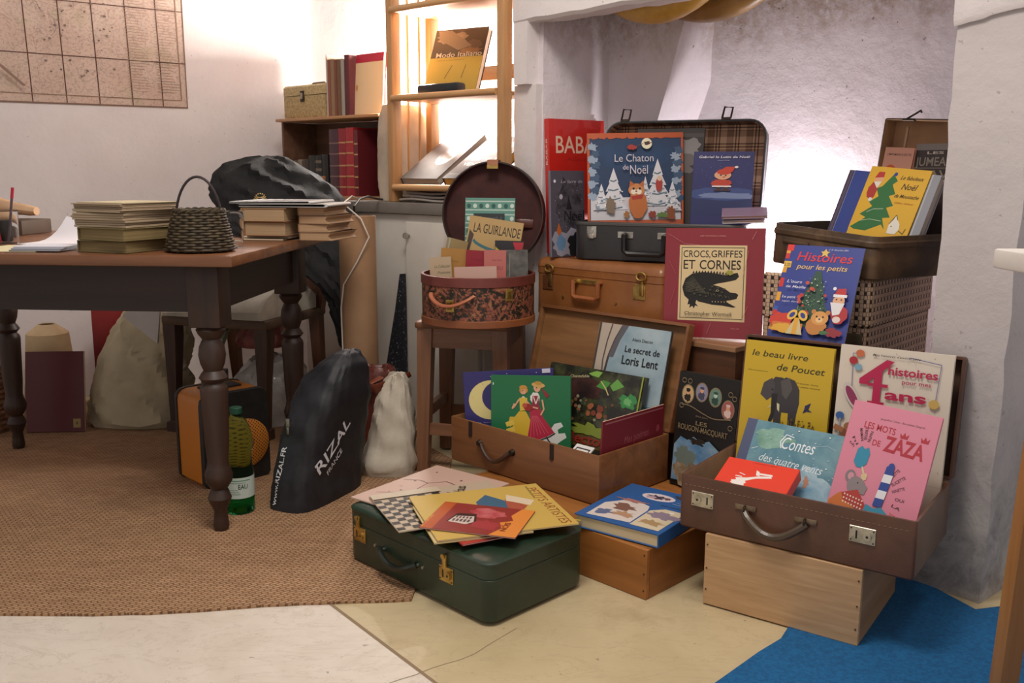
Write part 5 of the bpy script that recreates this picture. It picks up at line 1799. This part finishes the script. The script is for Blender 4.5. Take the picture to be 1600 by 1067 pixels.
book('dark forest picture book with green leaves in the wooden case', (.064, 2.660, zc), -41, 17, 0, .335, .28, .012, coat('#23251a'), A, spine='R', y0=.2)

LB = MN('#7f98a6', '#a3b4ba', 8, .4, coat=.3)
A = Art(LB)
A.poly([(0, 0), (0, 1), (.34, 1), (.26, .86), (.20, .70), (.18, .56), (.22, .40), (.28, .2), (.30, 0)], '#b3a596')
A.line([(.34, 1), (.26, .86), (.20, .70), (.18, .56), (.22, .40), (.28, .2)], .03, '#463f42').line([(.19, 1), (.15, .84), (.13, .66), (.15, .5), (.20, .3)], .018, '#5a4c46').line([(.02, 1), (.01, .5)], .03, '#4a3f3a').poly([(.34, 1), (.26, .86), (.20, .70), (.27, .70), (.33, .86), (.42, 1)], '#5d5a60')
A.text('Alexis Deacon', .50, .78, .87, .028, '#2a2a2c', .004).text('Le secret de', .42, .90, .765, .055, '#1a1c20', .016).text('Loris Lent', .40, .90, .655, .075, '#1a1c20', .018)
A.poly([(.30, .22), (1, .34), (1, 0), (.3, 0)], '#3a7f9c').blob(.4, .36, .06, .05, '#8a9a5a', 2)
book('pale blue picture book with a grey limb leaning in the wooden case lid', (.190, 2.619, zc), -43, 14, 0, .246, .405, .012, coat('#2d2a2e'), A, y0=.22)
A = Art('#7d2430').text('Mes poèmes', .35, .75, .62, .10, '#a8545a', 0, .2, 4).text('livret', .22, .38, .46, .1, '#a8545a', 0, .2).ell(.90, .70, .03, .05, '#a34a52').rect(.03, .95, .97, .97, '#a86468')
book('thin dark red booklet standing along the right side of wooden case', (.226, 2.290, zc), 45.2, -2, 0, .262, .205, .005, coat('#7d2430'), A, hard=False)
A = Art('#dcd8d4').rect(.12, .15, .9, .85, '#3a3434').rect(.18, .22, .84, .78, '#dcd8d4')
book('small white card with black frame at the right front of wooden case', (.135, 2.385, .2), -44, 60, 0, .06, .07, .003, '#dcd8d4', A, 'card', 'card', hard=False, rest=False)

# black literature volume
A = Art('#1b1815')
G = '#8a775a'
for cx, cy, c1, c2 in ((.17, .815, '#c9a878', '#2a221c'), (.40, .85, '#8d88a0', '#4a4658'), (.63, .83, '#6a8a78', '#2f4a3f'), (.85, .745, '#a85a58', '#e0c4b8')):
    A.ell(cx, cy, .105, .085, G).ell(cx, cy, .092, .074, c1).blob(cx, cy - .03, .055, .035, c2, 3, .2).ell(cx, cy + .015, .03, .022, SKIN if c1 != '#6a8a78' else '#b9c9b8').blob(cx, cy + .035, .035, .012, c2, 5, .2)
A.rect(.145, .835, .195, .865, '#1b1815')
pts = [(.08 + .84 * i / 24, .69 + .03 * math.sin(i / 24 * 6.3 + 1) - .10 * max(0, i / 24 - .5)) for i in range(25)]
A.line(pts, .008, G)
for cx, cy in ((.10, .93), (.20, .93), (.88, .88), (.95, .85), (.10, .71), (.93, .60)):
    A.line([(cx + .035 * math.cos(a), cy + .02 * math.sin(a)) for a in [i * .6 for i in range(11)]], .007, G)
A.text('ÉMILE ZOLA', .36, .56, .635, .012, G).text('LES', .37, .56, .565, .035, '#8d7a5a', .006).text('ROUGON-MACQUART', .08, .90, .505, .048, '#8d7a5a', .006)
A.poly([(.04, .05), (.04, .36), (.14, .44), (.26, .42), (.36, .46), (.5, .42), (.62, .45), (.80, .38), (.92, .30), (.96, .05)], MN('#4a7aa3', '#8fa9b8', 14, .4)).blob(.30, .14, .26, .12, MN('#6d5a44', '#a8957a', 40, .5), 4, .2).blob(.70, .10, .25, .09, '#7d6a58', 8, .3).blob(.24, .28, .16, .08, '#6d7a72', 6, .3).blob(.42, .42, .12, .03, '#2a221a', 5, .4)
book('black volume with four oval portraits standing between the two open cases', (.430, 2.438, .1198), -46, 6, 0, .187, .308, .024, coat('#1b1815'), A, pages=pile('#c4a873', '#ddc795'))

# ------------------------------------------------------------------ books: brown suitcase
zb = .1765
A = Art('#c9a82c')
A.text('le beau livre', .08, .72, .865, .055, '#3a3a1a', .010, .18).text('de Poucet', .38, .92, .755, .06, '#3a3a1a', .012, .18).text('Flammarion', .05, .28, .725, .012, '#6a5a1a', .004, .2).text('Premier livre', .62, .86, .655, .013, '#5a4c1a', .004).text('de petite lecture', .62, .88, .625, .013, '#5a4c1a', .004)
EL, ED = '#3d3a3c', '#262425'
A.poly([(.36, .42), (.37, .56), (.42, .66), (.50, .70), (.60, .68), (.66, .60), (.67, .48), (.65, .38), (.64, .24), (.56, .24), (.555, .38), (.48, .38), (.475, .25), (.40, .25), (.385, .38)], EL)
A.blob(.42, .60, .10, .10, EL, 3, .06).poly([(.22, .52), (.25, .63), (.34, .68), (.38, .62), (.37, .52), (.30, .47)], '#4a4648').poly([(.44, .66), (.54, .70), (.58, .60), (.52, .50), (.47, .54)], '#57524f')
A.poly([(.35, .54), (.42, .54), (.41, .40), (.385, .30), (.36, .27), (.335, .29), (.36, .36)], ED).poly([(.42, .46), (.45, .45), (.455, .38), (.43, .40)], '#d8cfa8').poly([(.36, .44), (.345, .41), (.31, .40), (.34, .42)], '#d8cfa8').ell(.355, .575, .010, .007, '#0e0d0c')
A.poly([(.74, .47), (.80, .50), (.78, .44), (.82, .42), (.76, .42), (.72, .40), (.735, .44)], '#2c2a55')
rnd = random.Random(6)
for i in range(46):
    x = .52 + .30 * rnd.random()
    A.line([(x, .02), (x + rnd.uniform(-.10, .14), .12 + rnd.uniform(0, .20))], .008, ['#4a3c1c', '#7a5a24', '#2f2a18', '#8d6a2c'][i % 4])
A.dots(.60, .12, .88, .34, 30, .014, ['#4a3c1c', '#6d4f20'], 5, .7).blob(.24, .22, .09, .06, '#5a3a24', 3, .3).ell(.20, .28, .03, .02, '#c9a078').blob(.36, .22, .08, .05, '#33241a', 7, .35).blob(.30, .12, .22, .06, '#a86a2a', 4, .3).blob(.55, .10, .10, .06, '#a8742c', 9, .3)
book('yellow picture book with a grey elephant standing in brown suitcase', (.546, 2.208, zb), -36, 7, 0, .213, .378, .012, coat('#c9a82c'), A, y0=.30)

A = Art('#d6cbbb')
A.dots(.03, .03, .97, .97, 70, .005, ['#b5a89a'], 3, .7)
for a in ([(.14, .60), (.12, .94), (.20, .94)], [(.62, .95), (.90, .92), (.88, .64)]):
    A.line(a, .006, '#6a6a9a')
A.ell(.185, .945, .04, .028, '#c26a44').ell(.13, .885, .04, .03, '#a82c34').ell(.18, .835, .035, .025, '#7aa3b8')
A.text('Mes histoires d\'anniversaire', .30, .72, .935, .018, '#3a3434', .006, .2)
A.poly([(.27, .72), (.50, .905), (.43, .915), (.20, .75), (.20, .71), (.34, .71)], '#b3204c').rect(.33, .57, .40, .83, '#b3204c').rect(.28, .70, .46, .725, '#b3204c').rect(.29, .565, .44, .585, '#b3204c')
A.text('histoires', .45, .88, .805, .062, '#b3204c', .022).text('pour mes', .58, .83, .745, .032, '#a8385a', .015).text('ans', .44, .80, .615, .075, '#b3204c', .03)
A.ell(.15, .60, .05, .13, '#c9bfb8', 38).ell(.15, .60, .035, .10, '#8d3358', 38).ell(.055, .44, .04, .03, '#3a5f9a').line([(.06, .42), (.05, .2)], .012, '#9aa0a8').poly([(.0, .33), (.10, .30), (.12, .34), (.02, .37)], '#a8704a').blob(.14, .24, .07, .12, '#8a5436', 3, .12).ell(.15, .36, .05, .035, '#a06a48').ell(.87, .62, .045, .035, '#c9a85a')
book('cream picture book with raspberry lettering behind the pink book in brown suitcase', (.729, 2.071, zb), -35, 7, 0, .240, .392, .014, coat('#d6cbbb'), A, y0=.26)

PK = M('#cf7e92', .4, 0, .2)
A = Art()
A.text('Jacqueline Cohen - Bernadette Després', .34, .84, .885, .016, '#5a3038', .003)
A.text('LES MOTS', .18, .54, .80, .05, '#a82434', .014, 0, -2).text('DE', .32, .41, .675, .045, '#a82434', .014).text('ZAZA', .45, .90, .655, .115, '#a82434', .03, 0, -2)
for cx in (.645, .875):
    A.poly([(cx - .04, .775), (cx - .05, .815), (cx - .02, .795), (cx, .825), (cx + .02, .795), (cx + .05, .815), (cx + .04, .775)], '#a82434')
for i, (x0, y0, x1, y1) in enumerate(((.06, .66, .12, .61), (.08, .70, .15, .62), (.14, .78, .19, .64), (.20, .80, .22, .65), (.27, .78, .26, .65), (.60, .42, .70, .58), (.66, .40, .78, .52), (.68, .35, .80, .42), (.72, .30, .82, .30), (.70, .25, .80, .22))):
    dx, dy = x1 - x0, y1 - y0
    A.text(['oh', 'hi', 'MAMAN', 'TRESSE', 'PANTIN', 'LANCETTE', 'SUCETTE', 'NINETTE', 'OUI', 'LA'][i], x0, x0 + math.hypot(dx, dy), y0, .022, '#4a2a34', .004, 0, math.degrees(math.atan2(dy, dx)), .67)
A.poly([(.17, .52), (.18, .62), (.22, .65), (.26, .63), (.30, .65), (.33, .60), (.32, .52), (.27, .48), (.21, .48)], '#2a82a0').line([(.28, .49), (.33, .42)], .02, '#c9b89a').blob(.33, .42, .035, .03, '#c9b48a', 3, .2)
A.ell(.18, .40, .06, .05, '#7d7074').ell(.185, .40, .035, .03, '#c48a94').blob(.27, .33, .11, .075, '#85787a', 4, .1).poly([(.30, .40), (.40, .34), (.38, .28), (.28, .28)], '#85787a').ell(.28, .36, .008, .006, '#1d1818')
A.blob(.20, .14, .19, .13, '#c0682a', 3, .05).poly([(.13, .26), (.30, .31), (.43, .20), (.40, .12), (.28, .18), (.16, .21)], '#a8322a')
for i in range(7):
    for k in range(3):
        A.ell(.17 + .035 * i, .255 - .03 * k - .004 * i, .009, .007, '#e0d0c0')
A.poly([(.44, .0), (.40, .12), (.43, .22), (.52, .20), (.60, .22), (.68, .18), (.66, .10), (.66, 0)], '#2f86a3').line([(.50, .22), (.55, .58)], .0, '#ffffff')
for i in range(5):
    q0, q1 = i / 5, (i + 1) / 5
    A.poly([(.50 + .05 * q0, .22 + .32 * q0), (.50 + .05 * q1, .22 + .32 * q1), (.60 + .05 * q1 - .02 * (i == 4), .22 + .32 * q1), (.60 + .05 * q0, .22 + .32 * q0)], ['#24408a', '#d8d8dc'][i % 2])
A.ell(.60, .54, .035, .03, '#24408a').ell(.54, .12, .02, .014, '#1d5a73').ell(.57, .08, .04, .02, '#24708a')
A.line([(.05, .16), (.07, .06)], .008, '#a8485a').line([(.70, .2), (.78, .18)], .006, '#c24a50')
book('pink picture book with a grey mouse leaning at the right front of brown suitcase', (.648, 1.876, zb), -36, 26, -4, .180, .31, .010, PK, A, y0=.12)

CT = MN('#2f6a80', '#7aa0a8', 9, .25, coat=.5, lo=.3, hi=.7, detail=6, dist=.8)
A = Art(CT)
A.rect(0, 0, .10, 1, '#3d4566').blob(.30, .80, .18, .12, MN('#5f8a7a', '#8ab0a0', 20, .3), 2, .3).blob(.75, .25, .2, .3, MN('#4d86a8', '#a3bcc4', 12, .3, dist=1), 6, .3)
A.text('Contes', .40, .72, .70, .15, '#dce3e6', .0, .25).text('des quatre vents', .22, .84, .50, .10, '#cfd8dc', -.0, .35, -2).line([(.40, .70), (.38, .78), (.42, .88), (.50, .86)], .010, '#dce3e6').line([(.70, .80), (.82, .84), (.92, .80)], .005, '#9fb8c4').line([(.12, .62), (.18, .66)], .006, '#d8dde0')
A.blob(.72, .36, .03, .06, '#a8745a', 4, .4).dots(.1, .05, .95, .95, 30, .008, ['#9fc0c4', '#c9d8d8'], 3)
book('glossy blue painted picture book lying slanted in the brown suitcase', (.474, 2.030, zb), -36, 33, -2, .236, .236, .012, CT, A, spine='R', y0=.2)
RD = M('#dd3a22', .45)
A = Art()
A.blob(.33, .20, .10, .12, '#e6ddd6', 3, .25).poly([(.25, .34), (.40, .40), (.55, .52), (.70, .58), (.72, .52), (.52, .42), (.40, .28), (.28, .28)], '#e6ddd6').poly([(.47, .70), (.52, .66), (.55, .52), (.50, .52)], '#e6ddd6').poly([(.52, .62), (.70, .64), (.72, .58), (.55, .56)], '#e6ddd6').line([(.24, .40), (.33, .40)], .03, '#e6ddd6').line([(.27, .52), (.36, .47)], .02, '#e6ddd6')
A.text('ANTOINE ET LES PETITS', .38, .70, .92, .022, '#8d1f14', .002)
book('small bright orange red book with a white figure lying on the blue one', (.443, 1.979, .279), -35.7, 68, 0, .163, .10, .028, RD, A, rest=False, spine='R')

# blue book lying on the crate
A = Art('#2a5a96')
A.ell(.48, .80, .20, .09, '#d6c9cc').blob(.46, .80, .10, .045, '#4a3a4a', 3, .45).blob(.58, .81, .05, .03, '#6d4a52', 7, .4).blob(.40, .77, .06, .03, '#b59aa3', 5, .3)
A.poly([(.10, .06), (.08, .40), (.22, .56), (.38, .60), (.54, .54), (.58, .44), (.60, .10)], '#d2c6be').blob(.33, .40, .16, .07, '#7d5a4c', 4, .45).blob(.22, .20, .10, .06, '#5f6a8a', 2, .4).blob(.42, .24, .12, .06, '#b08a6c', 9, .4)
A.poly([(.62, .07), (.60, .46), (.72, .56), (.95, .56), (.95, .07)], '#d0c0a3').blob(.80, .40, .16, .08, '#8a7a8a', 6, .4).blob(.78, .20, .13, .06, '#a88a62', 8, .4).ell(.83, .50, .03, .02, '#e0dcd8').blob(.30, .58, .18, .03, '#a8706a', 1, .4).text('Les malheurs', .62, .95, .62, .03, '#24406a', .006, .2)
A.poly([(.60, .93), (.96, .93), (.97, .86), (.84, .84), (.66, .87)], '#3a3440').line([(.70, .72), (.95, .70)], .012, '#7a9ac0').line([(.72, .76), (.90, .75)], .010, '#7a9ac0')
m_ = (.160, 2.128, .1205)
book('blue illustrated hardback with yellow ribbon lying on the front end of crate', (.150, 2.122, .1205), -37, 90, 0, .225, .275, .032, '#2a5a96', A, spine='R', pages=pile('#c9b791', '#dccba6'), ribbon=('#c9a42a', [(.02, -.002, -.012), (-.006, -.006, -.014), (-.022, -.014, -.03), (-.03, -.02, -.05)]))

# ------------------------------------------------------------------ magazines on the green suitcase
zg = .0065 + .1425


def mag(label, pos, yaw, w, h, art, cover, grp='magazines on the green suitcase', th=.003):
    return book(label, pos, yaw, 90, 0, w, h, th, cover, art, 'magazine', 'magazine', grp, hard=False, pages=PAGEW)


A = Art('#c4a393')
A.line([(.05, .55), (.2, .62), (.33, .60), (.45, .72), (.6, .70), (.72, .80), (.9, .78)], .010, '#5a3a34').line([(.33, .60), (.36, .45), (.5, .40)], .008, '#5a3a34').blob(.75, .80, .05, .03, '#4a5a52', 3, .4).line([(.1, .2), (.3, .3), (.5, .22)], .006, '#7a5a50').dots(.1, .1, .9, .9, 16, .012, ['#7a5a50', '#9a8074'], 4)
mag('pinkish map-like leaflet lying under the other magazines on green suitcase', (-.402, 2.232, zg), -37, .252, .325, A, '#c4a393')
A = Art('#b9a68e')
for i in range(9):
    for k in range(11):
        if (i + k) % 2 == 0:
            A.rect(.0 + .058 * i, .02 + .075 * k, .058 * (i + 1), .02 + .075 * (k + 1), ['#2c2622', '#3a322c', '#221d1a'][(i * k) % 3])
A.rect(.0, .86, .55, 1, '#c4b49c').text('Pour Vous', .60, .97, .50, .10, '#3a3228', .012, 0, 62, 1.2).poly([(.55, .1), (.70, .3), (.72, .6), (.58, .8)], '#4a5a7a')
for i in range(8):
    A.rect(.62 + .02 * (i % 2), .10 + .05 * i, .80, .112 + .05 * i, '#8a7a66')
mag('old magazine with black and cream checkerboard drawing on green suitcase', (-.252, 1.992, zg + .0045), 24, .32, .25, A, '#b9a68e')
A = Art('#c9b487').rect(.05, .05, .4, .2, '#b59c6a').dots(.1, .1, .6, .6, 12, .015, ['#a88a58'], 3)
mag('plain straw yellow magazine under the red one on green suitcase', (-.165, 1.905, zg + .0135), 17.5, .225, .235, A, '#c4a95e')
A = Art('#a8322c').rect(.1, .1, .9, .9, '#c9b487')
mag('red edged booklet sticking out below the yellow magazine on green suitcase', (-.104, 1.905, zg + .0100), 27, .15, .15, A, '#a8322c')
A = Art('#c6a552')
A.text('PETITS ARTISTES', .10, .96, .89, .075, '#8d4a24', .004)
A.poly([(.15, .55), (.35, .66), (.6, .62), (.72, .5), (.6, .42), (.3, .44)], '#3a5f7a').poly([(.3, .66), (.5, .78), (.62, .70), (.56, .62)], '#a8503a').poly([(.2, .70), (.4, .86), (.5, .80), (.34, .66)], '#d6c4a8').ell(.80, .50, .09, .06, '#c48a58').ell(.86, .36, .09, .06, '#c48a58').blob(.82, .54, .10, .03, '#6d4a2c', 3, .3).blob(.88, .40, .09, .03, '#6d4a2c', 5, .3).line([(.05, .9), (.35, .88)], .012, '#8a7a3a')
# this one lies turned: its title runs along the right hand edge
mag('large ochre yellow magazine with children lying at the right on green suitcase', (-.251, 2.183, zg + .0180), -71.6, .29, .33, A, '#c6a552')
A = Art('#8a2a24')
A.rect(.0, 0, .13, 1, '#b5541f').text('L\'ISLE', .02, .30, .05, .07, '#e0a23a', .004, 0, 90, 1.55).poly([(.72, 0), (1, 0), (1, 1), (.86, 1), (.80, .72), (.86, .55), (.74, .45), (.80, .25)], '#d98436')
A.blob(.55, .72, .22, .16, MN('#a8323a', '#c4686a', 30, .4), 4, .25).blob(.62, .30, .16, .16, '#a03036', 8, .3)
A.poly([(.20, .30), (.24, .62), (.44, .66), (.50, .40), (.46, .28)], '#3a1815').poly([(.22, .30), (.25, .52), (.44, .56), (.48, .36), (.42, .26)], '#cdbcb2')
for i in range(5):
    A.rect(.25 + .04 * i, .33, .275 + .04 * i, .42, '#5a4440').rect(.26 + .037 * i, .45, .28 + .037 * i, .52, '#5a4440')
A.text('NOIS', .86, 1.06, .16, .09, '#8d3a1c', .01, 0, 90, 1.5)
mag('red and orange booklet lying topmost on the pile on green suitcase', (-.205, 1.975, zg + .0225), -16, .222, .171, A, '#8a2a24')

# ------------------------------------------------------------------ hat box contents
zh = SZ + .0160


def hb(label, x, y, yaw, tilt, rho, w, h, th, c, art=None, **k):
    return book(label, (x - .008, y - .029, zh), yaw, tilt, rho, w, h, th, c, art, group=k.pop('group', 'old booklets in the hat box'), **k)


A = Art('#5f8f82')
for i in range(4):
    A.rect(0, .965 - .0 - .115 * i, 1, .975 - .115 * i, '#b9c9bd').rect(0, .89 - .115 * i, 1, .90 - .115 * i, '#b9c9bd')
for i in range(8):
    A.ell(.07 + .125 * i, .93, .04, .02, ['#2f5a50', '#c4d2c6'][i % 2])
    if i in (0, 7):
        for k in range(3):
            A.ell(.07 + .125 * i, .82 - .11 * k, .04, .02, ['#c4d2c6', '#2f5a50'][k % 2])
A.rect(.17, .58, .80, .865, '#33383a').text('J\'apprends à', .24, .74, .81, .03, '#5f6a6a', .004, .3).text('CALCULER', .18, .79, .70, .055, '#d2d4cf', .008).text('en jouant', .36, .62, .655, .02, '#7d8583')
hb('teal counting book with patterned border at the back of the hat box', -.150, 3.05, -10, 6, 0, .162, .368, .006, '#5f8f82', A, hard=False)
A = Art('#b3935f').text('LA GUIRLANDE', .10, .97, .83, .10, '#2a2018', .004).ell(.45, .70, .34, .05, '#3a6a72', -6).ell(.47, .725, .33, .045, '#b3935f', -6).poly([(.0, .5), (.03, .85), (.12, .80), (.06, .5)], '#4a3a30').rect(.20, .56, .45, .60, '#4a3a28').ell(.94, .76, .05, .04, '#4a3428').rect(.22, .57, .43, .59, '#b3935f')
hb('tan songbook with black title leaning in the middle of hat box', -.175, 3.005, -10, 10, -8, .175, .295, .006, '#b3935f', A, hard=False)
hb('tall book with pale green spine leaning at left of the hat box', -.232, 2.94, 40, 0, -14, .075, .235, .012, '#9a8a68', Art('#a58f66').poly([(.3, .4), (.55, .8), (.8, .4)], '#8a6f4c').poly([(.38, .44), (.55, .72), (.72, .44)], '#b59c70').rect(0, 0, .06, 1, '#aeb5a3'))
hb('ochre booklet standing at the left of the red one in hat box', -.225, 2.945, -6, 3, -3, .078, .212, .005, '#a87a3c', Art('#a87a3c').text('cahier', .25, .75, .8, .03, '#7a5426'), hard=False)
hb('plain red booklet in the middle front of the hat box', -.146, 2.92, -4, 4, -3, .068, .208, .005, '#8d1f2c', Art('#8d1f2c').text('chants', .25, .75, .85, .025, '#6a1420'), hard=False)
hb('salmon pink booklet right of the red one in hat box', -.080, 2.905, -6, 4, 0, .068, .212, .005, '#b86a62', Art('#b86a62').text('UN DU', .35, .8, .84, .025, '#7a3a3a', .004).text('JEU-JEU', .15, .85, .72, .045, '#8a4444', .006), hard=False)
hb('dark grey booklet at the right front of hat box', -.010, 2.905, 10, 5, 0, .07, .212, .006, coat('#55524e'), Art(MN('#4a4845', '#6d6a64', 30, .4)).line([(.2, .95), (.15, .5)], .03, '#8a8782'), hard=False)
hb('black booklet with a red corner at the right back of hat box', -.050, 2.955, 8, 6, -2, .09, .235, .005, coat('#2c2a2c'), Art('#2c2a2c').poly([(.62, .98), (1, .98), (.86, .70)], '#b3303c').poly([(0, .72), (0, .92), (.30, .82)], '#b3a23c'), hard=False)
hb('small cream booklet with green title at left front of hat box', -.240, 2.925, -14, 6, 5, .07, .186, .004, '#b8a083', Art('#b8a083').text('La Collection', .22, .95, .82, .05, '#4a5a3a', .004, .3).text('Poésies', .35, .95, .72, .04, '#4a5a3a', .002, .3), hard=False)
hb('pale pink booklet just above the front rim of hat box', -.165, 2.875, -5, 4, 2, .13, .162, .004, '#c9a294', Art('#c9a294'), hard=False)

# ------------------------------------------------------------------ shelf unit contents
su = at(-.391, 3.441, .843, -40) @ Matrix.Translation((-.12, .03, 0))


def sp_(a, b, z):
    p = su @ Vector((a, b, z))
    return (p.x, p.y, p.z)


A = Art('#3d3128')
A.rect(0, 0, 1, .55, '#b3963a').blob(.38, .85, .28, .10, MN('#6d5f52', '#8d7f72', 14, .4), 3, .3).blob(.70, .70, .22, .10, '#57483c', 5, .25).poly([(.05, .98), (.30, .98), (.75, .72), (.5, .66), (.10, .84)], '#7a6c5e').blob(.75, .64, .2, .05, '#7d5a3a', 8, .3)
A.text('Modo Italiano', .10, .97, .555, .075, '#c9bda8', .004).text('interni e architettura', .14, .66, .50, .016, '#6d5622', .004).line([(.36, .22), (.46, .42)], .010, '#3a3020').line([(.68, .22), (.72, .42)], .010, '#3a3020')
z2 = .655 - .303 + .0145
book('large brown and yellow book standing on the upper shelf of shelf unit', sp_(.10, .085, .3805), -30, 23, 0, .228, .255, .028, coat('#3d3128'), A, pages=PAGEW)
t = MB().box((0, 0, 0), (.20, .05, .038), M('#1f2226', .45), .010).build('glasses_case', mtx=Matrix.Translation(sp_(.125, .030, .381)) @ Matrix.Rotation(R(-40), 4, 'Z'))
tag(t, 'small black case in front of the large brown and yellow book', 'case')
t = MB().box((0, 0, 0), (.075, .018, .006), M('#6d5548', .5), .002).build('small_strip', mtx=Matrix.Translation(sp_(.33, .022, .3808)) @ Matrix.Rotation(R(-48), 4, 'Z'))
tag(t, 'small brown strip lying at the right of the black case on shelf', 'strip')
A = Art(MN('#4d423c', '#63564e', 5, .7)).ell(.62, .50, .22, .20, '#8d8076').ell(.60, .52, .19, .16, '#5a4e47').ell(.60, .54, .13, .09, '#7a6d64')
book('large grey book with a pale oval leaning on the lower shelf', sp_(.045, .018, .0595), -40, 58, 0, .19, .315, .030, M('#4d423c', .7), A, pages=pile('#8a7f74', '#b3a89c'))
A = Art(M('#2f2620', .65)).blob(.6, .75, .3, .12, '#6a5c50', 3, .3).text('LES PALAIS', .20, .90, .42, .07, '#a8854a', .006).text('VENITIENS', .12, .86, .30, .07, '#a8854a', .006).line([(.05, .1), (.95, .1)], .01, '#6a5434')
book('dark brown art book with gold capitals leaning on the right of lower shelf', sp_(.262, .018, .0595), -40, 60, 0, .20, .30, .032, M('#2f2620', .65), A, pages=pile('#a8823c', '#c49a4c'))
for i in range(3):
    m = MB()
    m.loft([[Vector((.30 * q, y, zz + .003 * math.sin(q * 7 + i))) for y, zz in ((0, .0), (-.004, .004), (0, .0085), (.18, .009), (.184, .0045), (.18, 0))] for q in [k / 10 for k in range(11)]], MN(['#8d857d', '#a39a92', '#9a9088'][i], ['#a39b93', '#b9b0a8', '#aea49c'][i], 8, .7))
    t = m.build('folded_paper', mtx=Matrix.Translation(sp_(.05 + .012 * i, .01 + .006 * i, .0035 + .0125 * i)) @ Matrix.Rotation(R(-40 + 2 * i), 4, 'Z'))
    tag(t, ['folded grey paper lying lowest under the bottom shelf', 'folded grey paper in the middle under the bottom shelf', 'folded pale paper uppermost under the bottom shelf'][i], 'paper', 'folded papers under the bottom shelf')
